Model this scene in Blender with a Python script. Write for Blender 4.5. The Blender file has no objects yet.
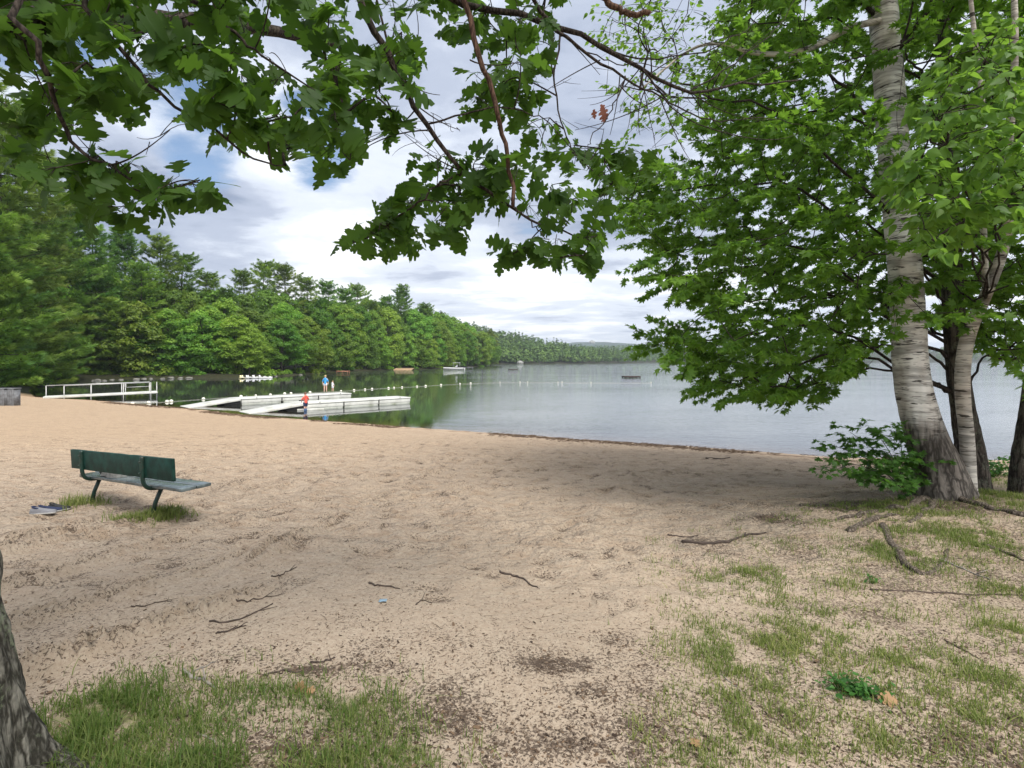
import bpy, math, random
import numpy as np
from mathutils import Vector, Matrix

R = np.random.default_rng(11)
random.seed(5)
S = bpy.context.scene
COL = S.collection
F = 520.0          # focal length in pixels of the 1024 px wide frame
CAMZ = 2.8         # camera height over the lake
HY = 361.0         # row of the horizon
UP = np.array([0, 0, 1.0])

# ------------------------------------------------------------------ helpers
def tag(o, label=None, cat=None, group=None, kind=None):
    if label: o['label'] = label
    if cat: o['category'] = cat
    if group: o['group'] = group
    if kind: o['kind'] = kind
    return o

def empty(name, loc=(0, 0, 0), rz=0.0, label=None, cat=None, group=None):
    o = bpy.data.objects.new(name, None)
    o.empty_display_size = 0.3
    o.location = loc
    o.rotation_euler = (0, 0, rz)
    COL.objects.link(o)
    return tag(o, label, cat, group)

def unit(a):
    a = np.asarray(a, float)
    n = np.linalg.norm(a, axis=-1, keepdims=True)
    return a / np.maximum(n, 1e-9)

class MB:
    """collects vertices and faces, then links them as one mesh object"""
    def __init__(s):
        s.V = []; s.F = []; s.A = []; s.n = 0
    def add(s, V, F_, rnd=0.5):
        V = np.asarray(V, float).reshape(-1, 3)
        if not isinstance(F_, list): F_ = [F_]
        for f in F_:
            f = np.asarray(f, np.int64)
            if f.size: s.F.append(f + s.n)
        a = np.empty(len(V)); a[:] = rnd
        s.V.append(V); s.A.append(a); s.n += len(V)
        return s
    def box(s, c, size, M=None, rnd=0.5):
        c = np.asarray(c, float); h = np.asarray(size, float) / 2
        P = np.array([[x, y, z] for x in (-1, 1) for y in (-1, 1) for z in (-1, 1)], float) * h
        if M is not None: P = P @ np.asarray(M, float).T
        return s.add(P + c, np.array([[0, 1, 3, 2], [4, 6, 7, 5], [0, 4, 5, 1], [2, 3, 7, 6], [0, 2, 6, 4], [1, 5, 7, 3]]), rnd)
    def tube(s, P, r, n=8, cap=True, rnd=0.5, flat=1.0):
        P = np.asarray(P, float); m = len(P)
        r = np.broadcast_to(np.asarray(r, float), (m,))
        T = unit(np.gradient(P, axis=0))
        a = np.array([0, 0, 1.0]) if abs(T[0][2]) < 0.9 else np.array([1.0, 0, 0])
        N = np.zeros((m, 3))
        N[0] = unit(np.cross(T[0], a))
        for i in range(1, m):
            v = N[i-1] - T[i] * np.dot(N[i-1], T[i]); N[i] = unit(v)
        B = np.cross(T, N)
        th = np.linspace(0, 2*np.pi, n, endpoint=False)
        V = P[:, None] + r[:, None, None] * (np.cos(th)[None, :, None]*N[:, None] + flat*np.sin(th)[None, :, None]*B[:, None])
        i = np.arange(m-1)[:, None]; j = np.arange(n)[None]
        q = np.stack([i*n+j, i*n+(j+1) % n, (i+1)*n+(j+1) % n, (i+1)*n+j], -1).reshape(-1, 4)
        fs = [q]
        if cap:
            fs += [np.arange(n)[None, ::-1], (np.arange(n) + (m-1)*n)[None]]
        return s.add(V.reshape(-1, 3), fs, rnd)
    def mesh(s, name, mats, smooth=False):
        me = bpy.data.meshes.new(name)
        V = np.concatenate(s.V) if s.V else np.zeros((0, 3))
        me.vertices.add(len(V)); me.vertices.foreach_set('co', V.astype(np.float32).ravel())
        lt = np.concatenate([np.full(len(f), f.shape[1], np.int32) for f in s.F])
        lv = np.concatenate([f.ravel() for f in s.F]).astype(np.int32)
        me.loops.add(len(lv)); me.loops.foreach_set('vertex_index', lv)
        me.polygons.add(len(lt))
        st = np.concatenate([[0], np.cumsum(lt)[:-1]]).astype(np.int32)
        me.polygons.foreach_set('loop_start', st)
        me.polygons.foreach_set('loop_total', lt)
        if smooth: me.polygons.foreach_set('use_smooth', np.ones(len(lt), bool))
        at = me.attributes.new('rnd', 'FLOAT', 'POINT')
        at.data.foreach_set('value', np.concatenate(s.A).astype(np.float32))
        me.update(calc_edges=True); me.validate()
        me.materials.append(mats)
        return me
    def obj(s, name, mat, parent=None, smooth=False, bevel=0, **k):
        o = link(name, s.mesh(name, mat, smooth), parent)
        if bevel:
            b = o.modifiers.new('bevel', 'BEVEL'); b.width = bevel; b.segments = 2; b.limit_method = 'ANGLE'
        return tag(o, **k)

def link(name, me, parent=None):
    o = bpy.data.objects.new(name, me)
    COL.objects.link(o)
    if parent: o.parent = parent
    return o

def setattr_point(me, name, vals):
    a = me.attributes.new(name, 'FLOAT', 'POINT')
    a.data.foreach_set('value', np.asarray(vals, np.float32))

def instances(mb, tv, tf, pos, Y, Z, sc, rnd):
    """leaf template copies: Y along the leaf, Z its normal"""
    Y = unit(Y); X = unit(np.cross(Y, Z)); Z = np.cross(X, Y)
    sc = np.asarray(sc)[:, None, None]
    V = pos[:, None] + sc*(tv[None, :, 0:1]*X[:, None] + tv[None, :, 1:2]*Y[:, None] + tv[None, :, 2:3]*Z[:, None])
    N, n = len(pos), len(tv)
    off = (np.arange(N)*n)[:, None, None]
    fs = [(f[None] + off).reshape(-1, f.shape[1]) for f in tf]
    mb.add(V.reshape(-1, 3), fs, np.repeat(np.broadcast_to(rnd, (N,)), n))

def twigs(mb, A, B, r0, r1, sag=0.1, n=3, m=5, rng=R):
    """many thin curved twigs at once, A to B"""
    A = np.asarray(A, float); B = np.asarray(B, float); N = len(A)
    if N == 0: return
    L = np.linalg.norm(B-A, axis=1)
    t = np.linspace(0, 1, m)[None, :, None]
    mid = (A+B)/2 + rng.normal(0, 0.13, (N, 3))*L[:, None]
    mid[:, 2] += sag*L
    P = (1-t)**2*A[:, None] + 2*t*(1-t)*mid[:, None] + t*t*B[:, None]
    D = unit(B-A)
    a = np.where(np.abs(D[:, 2:3]) < 0.9, UP[None], np.array([[1.0, 0, 0]]))
    X = unit(np.cross(D, a)); Yv = np.cross(D, X)
    th = np.linspace(0, 2*np.pi, n, endpoint=False)
    ring = np.cos(th)[None, :, None]*X[:, None] + np.sin(th)[None, :, None]*Yv[:, None]
    r0 = np.broadcast_to(r0, (N,))[:, None]; r1 = np.broadcast_to(r1, (N,))[:, None]
    rr = r0*(1-t[:, :, 0]) + r1*t[:, :, 0]
    V = P[:, :, None] + rr[:, :, None, None]*ring[:, None]
    i = np.arange(m-1)[:, None]; j = np.arange(n)[None]
    q = np.stack([i*n+j, i*n+(j+1) % n, (i+1)*n+(j+1) % n, (i+1)*n+j], -1).reshape(-1, 4)
    q = (q[None] + (np.arange(N)*m*n)[:, None, None]).reshape(-1, 4)
    mb.add(V.reshape(-1, 3), q)

def smoothpath(P, m):
    P = np.asarray(P, float); n = len(P)
    t = np.linspace(0, n-1, m); i = np.clip(t.astype(int), 0, n-2); u = (t-i)[:, None]
    p0 = P[np.clip(i-1, 0, n-1)]; p1 = P[i]; p2 = P[i+1]; p3 = P[np.clip(i+2, 0, n-1)]
    return 0.5*((2*p1) + (p2-p0)*u + (2*p0-5*p1+4*p2-p3)*u*u + (3*p1-p0-3*p2+p3)*u**3)

def hash2(ix, iy, seed):
    h = (ix*374761393 + iy*668265263 + seed*1442695041) & 0xffffffff
    h = ((h ^ (h >> 13))*1274126177) & 0xffffffff
    return ((h ^ (h >> 16)) & 0xffff)/65535.0
def vnoise(x, y, seed=0):
    xi = np.floor(x).astype(np.int64); yi = np.floor(y).astype(np.int64)
    u = x-xi; v = y-yi; u = u*u*(3-2*u); v = v*v*(3-2*v)
    return ((hash2(xi, yi, seed)*(1-u)+hash2(xi+1, yi, seed)*u)*(1-v) +
            (hash2(xi, yi+1, seed)*(1-u)+hash2(xi+1, yi+1, seed)*u)*v)
def fbm(x, y, seed=0, o=4):
    r = 0; a = 0.5
    for k in range(o):
        r = r + a*vnoise(x*2**k, y*2**k, seed+k); a *= .5
    return r/(1-.5**o)
def sstep(a, b, x):
    t = np.clip((x-a)/(b-a), 0, 1); return t*t*(3-2*t)

# ------------------------------------------------------------------ the lie of the land
LAKE = np.array([(420, 12), (60, 12.6), (30, 13.4), (16, 14.2), (9.2, 15), (3, 18.3), (-2.9, 21.1), (-9, 24.2), (-14.5, 27.3),
    (-19, 30.6), (-24, 33.4), (-31, 37.5), (-37, 40), (-44, 47), (-56, 60), (-62, 70), (-64, 80), (-52, 86), (-44, 88), (-42, 100),
    (-45, 130), (-37, 170), (-25, 194), (-13, 288), (-20, 330), (-40, 420), (0, 490), (60, 570), (150, 690), (270, 960), (420, 1120),
    (900, 1150), (1500, 900), (1600, 12)], float)

def lake_sd(x, y):
    """distance to the shore, positive on land"""
    x = np.asarray(x, float); y = np.asarray(y, float)
    best = np.full(x.shape, 1e18); inside = np.zeros(x.shape, bool)
    n = len(LAKE)
    for i in range(n):
        ax, ay = LAKE[i]; bx, by = LAKE[(i+1) % n]
        dx, dy = bx-ax, by-ay
        t = np.clip(((x-ax)*dx+(y-ay)*dy)/(dx*dx+dy*dy), 0, 1)
        best = np.minimum(best, (x-ax-t*dx)**2+(y-ay-t*dy)**2)
        c = ((ay > y) != (by > y)) & (x < (bx-ax)*(y-ay)/((by-ay) if by != ay else 1e-9)+ax)
        inside ^= c
    d = np.sqrt(best)
    d = d + 0.35*(vnoise(x*.45, y*.45, 3)-.5)*np.clip(20/(1+np.hypot(x, y)), 0, 1)*(best < 40)
    return np.where(inside, -d, d)

def height(x, y, sd=None):
    x = np.asarray(x, float); y = np.asarray(y, float)
    if sd is None: sd = lake_sd(x, y)
    beach = np.interp(sd, [-30, -3, 0, .5, 2, 6, 10, 14, 18, 25, 60, 4000], [-3, -.32, 0, .11, .2, .43, .68, .92, 1.13, 1.3, 1.8, 2])
    wood = np.interp(sd, [-60, -6, 0, 1.5, 10, 60, 150, 4000], [-4, -1, 0, .5, 1.2, 4.0, 9, 12])
    w = np.maximum(sstep(42, 54, y), sstep(-34, -40, x)*sstep(36, 42, y))
    h = beach*(1-w) + wood*w
    h = h + .32*np.exp(-((x-7.4)/3.4)**2-((y-7.0)/2.2)**2)*(sd > 0)
    land = sstep(4, 120, sd)
    for cx, cy, a, rx, ry in ((-150, 620, 27, 170, 220), (-60, 760, 6, 190, 160), (-240, 380, 12, 140, 160), (900, 1500, 22, 700, 250), (300, 1350, 12, 200, 200)):
        h = h + a*np.exp(-((x-cx)/rx)**2-((y-cy)/ry)**2)*land
    return h

def relief(x, y, sd):
    """small scale relief of trodden sand"""
    r = np.hypot(x, y)
    k = sstep(30, 9, r)*sstep(.2, 1.2, sd)
    foot = (fbm(x*3.3, y*3.3, 31, 3)-.5)*.13*sstep(3.2, 5.5, y)*sstep(9, 3, np.abs(x+2)) + (fbm(x*1.1, y*1.1, 37, 2)-.5)*.05
    fine = (fbm(x*9, y*9, 41, 2)-.5)*.012
    return (foot+fine)*k

def zg(x, y):
    x = np.asarray(x, float); y = np.asarray(y, float)
    sd = lake_sd(x, y)
    return height(x, y, sd)+relief(x, y, sd)

GRID = []
_zg0 = zg
def zg(x, y):
    if not GRID: return _zg0(x, y)
    xs, ys, Z = GRID; x = np.asarray(x, float); y = np.asarray(y, float)
    i = np.clip(np.searchsorted(ys, y)-1, 0, len(ys)-2); j = np.clip(np.searchsorted(xs, x)-1, 0, len(xs)-2)
    v = (y-ys[i])/(ys[i+1]-ys[i]); u = (x-xs[j])/(xs[j+1]-xs[j])
    return (Z[i, j]*(1-u)+Z[i, j+1]*u)*(1-v)+(Z[i+1, j]*(1-u)+Z[i+1, j+1]*u)*v

def gp(px, py):
    """the ground point seen at a pixel"""
    dx, dz = (px-512)/F, -(py-HY)/F
    D = .5*1.012**np.arange(520)
    f = CAMZ+dz*D-zg(dx*D, D)
    i = int(np.argmax(f < 0))
    if f[i] >= 0: i = len(D)-1
    if i: 
        t = f[i-1]/(f[i-1]-f[i]); d = D[i-1]+(D[i]-D[i-1])*t
    else: d = D[0]
    return np.array([dx*d, d, float(zg(dx*d, d))])
def at(px, py, D):
    return np.array([(px-512)/F*D, D, CAMZ-(py-HY)/F*D])
def wp(px, py):
    D = CAMZ*F/(py-HY); return np.array([(px-512)/F*D, D, 0.0])
def topix(P):
    P = np.asarray(P); D = np.maximum(P[:, 1], .05)
    return 512+F*P[:, 0]/D, HY-F*(P[:, 2]-CAMZ)/D
def inpoly(px, py, poly):
    ins = np.zeros(px.shape, bool); n = len(poly)
    for i in range(n):
        ax, ay = poly[i]; bx, by = poly[(i+1) % n]
        if ay == by: continue
        ins ^= ((ay > py) != (by > py)) & (px < (bx-ax)*(py-ay)/(by-ay)+ax)
    return ins

# ------------------------------------------------------------------ materials
def newmat(name):
    m = bpy.data.materials.new(name); m.use_nodes = True
    nt = m.node_tree; nt.nodes.clear()
    out = nt.nodes.new('ShaderNodeOutputMaterial')
    return m, nt, out
class NT:
    def __init__(s, nt): s.nt = nt
    def n(s, t, ins=None, **kw):
        nd = s.nt.nodes.new('ShaderNode'+t)
        for k, v in kw.items(): setattr(nd, k, v)
        for k, v in (ins or {}).items():
            sock = nd.inputs[k]
            if isinstance(v, bpy.types.NodeSocket): s.nt.links.new(v, sock)
            else: sock.default_value = v
        return nd
    def attr(s, name): return s.n('Attribute', attribute_name=name).outputs['Fac']
    def pos(s): return s.n('NewGeometry').outputs['Position']
    def obj(s): return s.n('TexCoord').outputs['Object']
    def mapv(s, v, scale=(1, 1, 1), loc=(0, 0, 0), rot=(0, 0, 0)):
        return s.n('Mapping', {'Vector': v, 'Scale': scale, 'Location': loc, 'Rotation': rot}).outputs[0]
    def noise(s, v, scale, detail=4, rough=.55, dist=0):
        return s.n('TexNoise', {'Vector': v, 'Scale': scale, 'Detail': detail, 'Roughness': rough, 'Distortion': dist}).outputs['Fac']
    def vor(s, v, scale, feature='F1', out='Distance', rnd=1.0):
        return s.n('TexVoronoi', {'Vector': v, 'Scale': scale, 'Randomness': rnd}, feature=feature).outputs[out]
    def m(s, op, a, b=0.0, c=None, clamp=False):
        d = {0: a, 1: b}
        if c is not None: d[2] = c
        return s.n('Math', d, operation=op, use_clamp=clamp).outputs[0]
    def rng(s, x, a, b, c=0.0, d=1.0, smooth=True):
        return s.n('MapRange', {'Value': x, 'From Min': a, 'From Max': b, 'To Min': c, 'To Max': d},
                   interpolation_type='SMOOTHSTEP' if smooth else 'LINEAR').outputs[0]
    def mix(s, f, a, b, blend='MIX'):
        nd = s.nt.nodes.new('ShaderNodeMix'); nd.data_type = 'RGBA'; nd.blend_type = blend
        for sock, v in ((nd.inputs[0], f), (nd.inputs[6], a), (nd.inputs[7], b)):
            if isinstance(v, bpy.types.NodeSocket): s.nt.links.new(v, sock)
            else: sock.default_value = v if isinstance(v, (int, float)) else (*v[:3], 1)
        return nd.outputs[2]
    def bump(s, h, strength=.5, dist=.02, normal=None):
        d = {'Height': h, 'Strength': strength, 'Distance': dist}
        if normal is not None: d['Normal'] = normal
        return s.n('Bump', d).outputs[0]
    def link(s, a, b): s.nt.links.new(a, b)

def principled(name, col, rough=.6, metal=0, spec=.5, var=.15, vscale=6, bump=0, bscale=40, dirt=None, coat=0):
    m, nt, out = newmat(name); N = NT(nt)
    o = N.obj()
    n1 = N.noise(o, vscale, 5)
    c = N.mix(N.rng(n1, .3, .7), [x*(1-var) for x in col], [min(1, x*(1+var)) for x in col])
    if dirt is not None:
        n2 = N.noise(o, vscale*.6, 6, .65)
        c = N.mix(N.m('MULTIPLY', N.rng(n2, .5, .68), dirt[3]), c, dirt[:3])
    d = {'Base Color': c, 'Roughness': rough, 'Metallic': metal, 'Specular IOR Level': spec, 'Coat Weight': coat}
    if bump: d['Normal'] = N.bump(N.noise(o, bscale, 5), bump, .01)
    p = N.n('BsdfPrincipled', d)
    N.link(p.outputs[0], out.inputs[0])
    return m

def leafmat(name, c0, c1, trans, tf=.4, rough=.5, objvar=0.0, spec=.3):
    """leaf blade: reflects and lets light through; colour differs leaf by leaf"""
    m, nt, out = newmat(name); N = NT(nt)
    a = N.attr('rnd')
    c = N.mix(a, c0, c1)
    t = N.mix(a, [x*.8 for x in trans], [x*1.15 for x in trans])
    if objvar:
        r = N.n('ObjectInfo').outputs['Random']
        hs = {'Hue': N.rng(r, 0, 1, .5-.035*objvar, .5+.03*objvar, False), 'Saturation': 1.0,
              'Value': N.rng(N.m('FRACT', N.m('MULTIPLY', r, 7.31)), 0, 1, 1-.4*objvar, 1+.4*objvar, False)}
        c = N.n('HueSaturation', {**hs, 'Color': c}).outputs[0]
        t = N.n('HueSaturation', {**hs, 'Color': t}).outputs[0]
    p = N.n('BsdfPrincipled', {'Base Color': c, 'Roughness': rough, 'Specular IOR Level': spec})
    tr = N.n('BsdfTranslucent', {'Color': t})
    mx = N.n('MixShader', {0: tf, 1: p.outputs[0], 2: tr.outputs[0]})
    N.link(mx.outputs[0], out.inputs[0])
    return m

def furrows(N, o, sc):
    """long interlacing bark plates"""
    wob = N.n('TexNoise', {'Vector': N.mapv(o, (sc*.35, sc*.35, sc*.16)), 'Scale': 1.0, 'Detail': 4, 'Roughness': .6}).outputs['Color']
    v = N.n('VectorMath', {0: N.mapv(o, (sc, sc, sc*.16)), 1: N.n('VectorMath', {0: wob, 1: (1.6, 1.6, .6)}, operation='MULTIPLY').outputs[0]}, operation='ADD').outputs[0]
    d = N.vor(v, 1.0, 'DISTANCE_TO_EDGE')
    v2 = N.n('VectorMath', {0: N.mapv(o, (sc*2.3, sc*2.3, sc*.6)), 1: wob}, operation='ADD').outputs[0]
    d2 = N.vor(v2, 1.0, 'DISTANCE_TO_EDGE')
    fine = N.noise(N.mapv(o, (1, 1, .4)), sc*4.5, 8, .8)
    return N.m('ADD', N.m('ADD', N.m('MULTIPLY', N.rng(d, 0, .32), .5), N.m('MULTIPLY', N.rng(d2, 0, .3), .22)), N.m('MULTIPLY', fine, .55)), fine

def barkmat(name, c0, c1, sc=14, lichen=None, bump=.8):
    m, nt, out = newmat(name); N = NT(nt)
    o = N.obj()
    hgt, fine = furrows(N, o, sc)
    c = N.mix(N.rng(hgt, .25, .95), c0, c1)
    c = N.mix(N.rng(N.noise(o, sc*.3, 4, .6), .4, .65, 0, .5), c, N.mix(1, c, (.62, .58, .55), 'MULTIPLY'))
    if lichen is not None:
        l = N.rng(N.noise(o, 6, 6, .7), .48, .60)
        l = N.m('MULTIPLY', l, N.rng(N.noise(o, 55, 4, .7), .40, .58))
        c = N.mix(N.m('MULTIPLY', l, .8), c, lichen)
    p = N.n('BsdfPrincipled', {'Base Color': c, 'Roughness': .9, 'Specular IOR Level': .2, 'Normal': N.bump(hgt, bump, .03)})
    N.link(p.outputs[0], out.inputs[0])
    return m

def birchmat(name, white, rough_to=1.7, pink=.5):
    """pale papery bark: dark lenticel dashes, curling bands, furrowed grey foot"""
    m, nt, out = newmat(name); N = NT(nt)
    o = N.obj(); z = N.n('SeparateXYZ', {0: o}).outputs[2]
    band = N.noise(N.mapv(o, (.8, .8, 7)), 1.5, 6, .6, .4)
    c = N.mix(N.rng(band, .38, .60), [x*.42 for x in white], white)
    tone = N.noise(N.mapv(o, (2, 2, 1)), 1.3, 3)
    c = N.mix(N.m('MULTIPLY', N.rng(tone, .42, .62), pink), c, (.33, .23, .17))
    dash = N.noise(N.mapv(o, (6, 6, 50)), 1.0, 2, .5)
    dm = N.rng(dash, .575, .63)
    big = N.noise(N.mapv(o, (2.6, 2.6, 14)), 1.0, 3, .6)
    dm2 = N.rng(big, .605, .645)
    c = N.mix(N.m('MULTIPLY', dm, .55), c, (.06, .045, .035))
    c = N.mix(N.m('MULTIPLY', dm2, .9), c, (.028, .022, .018))
    # rough foot of the trunk
    fh, fine = furrows(N, o, 11)
    fc = N.mix(N.rng(fh, .25, .95), (.05, .042, .035), (.22, .19, .165))
    zz = N.m('ADD', z, N.m('MULTIPLY', N.m('SUBTRACT', N.noise(N.mapv(o, (3, 3, .8)), 1, 3), .5), 1.6))
    fm = N.rng(zz, rough_to-.5, rough_to+.25, 1, 0)
    c = N.mix(fm, c, fc)
    h = N.n('Mix', {0: fm, 2: N.m('ADD', N.m('MULTIPLY', band, .5), N.m('MULTIPLY', dm2, -.3)), 3: fh}).outputs[0]
    p = N.n('BsdfPrincipled', {'Base Color': c, 'Roughness': .7, 'Specular IOR Level': .25, 'Normal': N.bump(h, .7, .025)})
    N.link(p.outputs[0], out.inputs[0])
    return m

M = {}
M['oak_leaf'] = leafmat('oak_leaf', (.022, .060, .010), (.058, .120, .019), (.15, .30, .030), .42, .55, spec=.22)
M['maple_leaf'] = leafmat('maple_leaf', (.055, .138, .020), (.132, .240, .036), (.24, .45, .045), .48, .5)
M['sapling_leaf_shaded'] = leafmat('sapling_leaf_shaded', (.028, .085, .014), (.06, .14, .022), (.13, .30, .03), .35, .5)  # maple leaf in a darker copy, the sapling's shade put into the colour
M['birch_leaf'] = leafmat('birch_leaf', (.062, .15, .026), (.14, .25, .042), (.25, .45, .05), .46, .5, spec=.3)
M['needle'] = leafmat('needle', (.055, .140, .026), (.31, .44, .085), (.22, .38, .05), .30, .55, objvar=.6)
M['wood_leaf'] = leafmat('wood_leaf', (.060, .155, .022), (.22, .34, .045), (.24, .44, .036), .38, .55, objvar=.75)
M['far_leaf'] = leafmat('far_leaf', (.040, .095, .02), (.13, .215, .036), (.12, .22, .03), .2, .7)
M['grass'] = leafmat('grass_blade', (.06, .125, .02), (.30, .30, .10), (.20, .32, .05), .35, .6)
M['weed'] = leafmat('weed_leaf', (.03, .11, .02), (.06, .16, .03), (.10, .26, .03), .3, .5)
M['dry_leaf'] = leafmat('dry_leaf', (.32, .19, .10), (.45, .28, .15), (.4, .22, .1), .2, .7)
M['red_leaf'] = leafmat('red_leaf', (.25, .07, .05), (.42, .20, .15), (.45, .18, .12), .4, .6)
M['oak_bark'] = barkmat('oak_bark', (.05, .046, .036), (.31, .295, .25), 24, (.30, .35, .22), 1.0)
M['branch_bark'] = barkmat('branch_bark', (.022, .018, .015), (.085, .068, .058), 40, None, .4)
M['red_bark'] = barkmat('red_bark', (.06, .035, .025), (.17, .10, .07), 45, None, .4)
M['maple_bark'] = barkmat('maple_bark', (.035, .029, .025), (.14, .118, .10), 15, (.15, .16, .12), .9)
M['root_bark'] = barkmat('root_bark', (.085, .066, .052), (.27, .225, .185), 26, None, .8)
M['pine_bark'] = barkmat('pine_bark', (.03, .023, .02), (.12, .095, .08), 5, None, .5)
M['birch_bark'] = birchmat('birch_bark', (.78, .76, .72), 1.35, .26)
M['slim_birch_bark'] = birchmat('slim_birch_bark', (.66, .62, .56), -.6, .25)
M['twig'] = principled('dead_twig', (.07, .05, .04), .9, var=.4, vscale=14, bump=.5)
M['grey_twig'] = principled('weathered_twig', (.24, .215, .19), .9, var=.4, vscale=14, bump=.5)
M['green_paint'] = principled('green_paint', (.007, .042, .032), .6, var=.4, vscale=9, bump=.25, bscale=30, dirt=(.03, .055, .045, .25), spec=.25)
M['green_seat_sheen'] = principled('green_seat_sky_sheen', (.12, .15, .155), .24, var=.35, vscale=9, bump=.12, bscale=30, dirt=(.2, .2, .18, .35), spec=.7)  # dark green lightened so the colour carries the sky's reflection
M['green_iron'] = principled('green_iron', (.009, .035, .026), .4, var=.3, vscale=20, dirt=(.06, .04, .03, .5))
M['dock_white'] = principled('dock_plastic', (.54, .54, .50), .55, var=.12, vscale=2, dirt=(.33, .33, .27, .6), bump=.1)
M['dock_side'] = principled('dock_side', (.46, .47, .42), .6, var=.15, vscale=2, dirt=(.22, .24, .16, .8))
M['dark_gap'] = principled('dark_joint_and_gap', (.02, .02, .02), .8)
M['alu'] = principled('aluminium_tube', (.44, .44, .42), .42, metal=.35, var=.1, vscale=3)
M['bin_wood'] = principled('grey_boards', (.16, .165, .175), .85, var=.3, vscale=5, bump=.4, dirt=(.08, .08, .08, .5))
M['white_paint'] = principled('white_gelcoat', (.66, .66, .66), .3, var=.05)
M['cream'] = principled('cream_gelcoat', (.75, .66, .38), .35, var=.05)
M['float'] = principled('float_plastic', (.80, .78, .66), .5, var=.08, dirt=(.4, .4, .25, .3))
M['rope'] = principled('pale_rope', (.45, .44, .38), .9)
M['raft_wood'] = principled('raft_boards', (.07, .05, .042), .8, var=.3, vscale=3)
M['red_wood'] = principled('red_brown_boards', (.36, .17, .10), .8, var=.3, vscale=3)
M['rock'] = principled('shore_rock', (.17, .165, .15), .9, var=.4, vscale=1.2, bump=.8, bscale=5, dirt=(.10, .10, .08, .6))
M['skin'] = principled('skin', (.62, .38, .29), .5, var=.06)
M['red_cloth'] = principled('red_cloth', (.72, .10, .07), .8, var=.1)
M['navy_cloth'] = principled('navy_cloth', (.02, .03, .08), .8, var=.2)
M['blue_cloth'] = principled('blue_cloth', (.04, .33, .68), .8, var=.1)
M['grey_cloth'] = principled('grey_cloth', (.22, .22, .21), .9, var=.25, vscale=20, bump=.4)
M['white_cloth'] = principled('white_cloth', (.72, .72, .76), .8, var=.05)
M['blond'] = principled('fair_hair', (.46, .33, .17), .6, var=.25, vscale=40)
M['brown_hair'] = principled('brown_hair', (.13, .07, .04), .6, var=.25, vscale=40)
M['boot'] = principled('blue_rubber', (.03, .07, .16), .4, var=.1)
M['shoe_grey'] = principled('shoe_grey', (.21, .21, .23), .7, var=.15)
M['shoe_sole'] = principled('shoe_sole', (.36, .35, .33), .6)
M['black'] = principled('black_rubber', (.015, .015, .016), .6)
M['blue_scrap'] = principled('faded_blue_wrapper', (.25, .36, .45), .5)
M['siding'] = principled('pale_siding', (.42, .42, .39), .7)
M['roofing'] = principled('roof_shingle', (.14, .13, .13), .85)
M['glass_dark'] = principled('window_glass', (.03, .035, .04), .1)
M['sandstrip'] = principled('strip_sand', (.36, .24, .14), .95, var=.15, vscale=1)
M['litter'] = leafmat('litter_flake', (.045, .030, .022), (.22, .145, .09), (.05, .03, .02), .1, .9)
M['pebble'] = leafmat('sand_grain', (.20, .15, .11), (.55, .45, .36), (.05, .03, .02), .02, .9)

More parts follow.
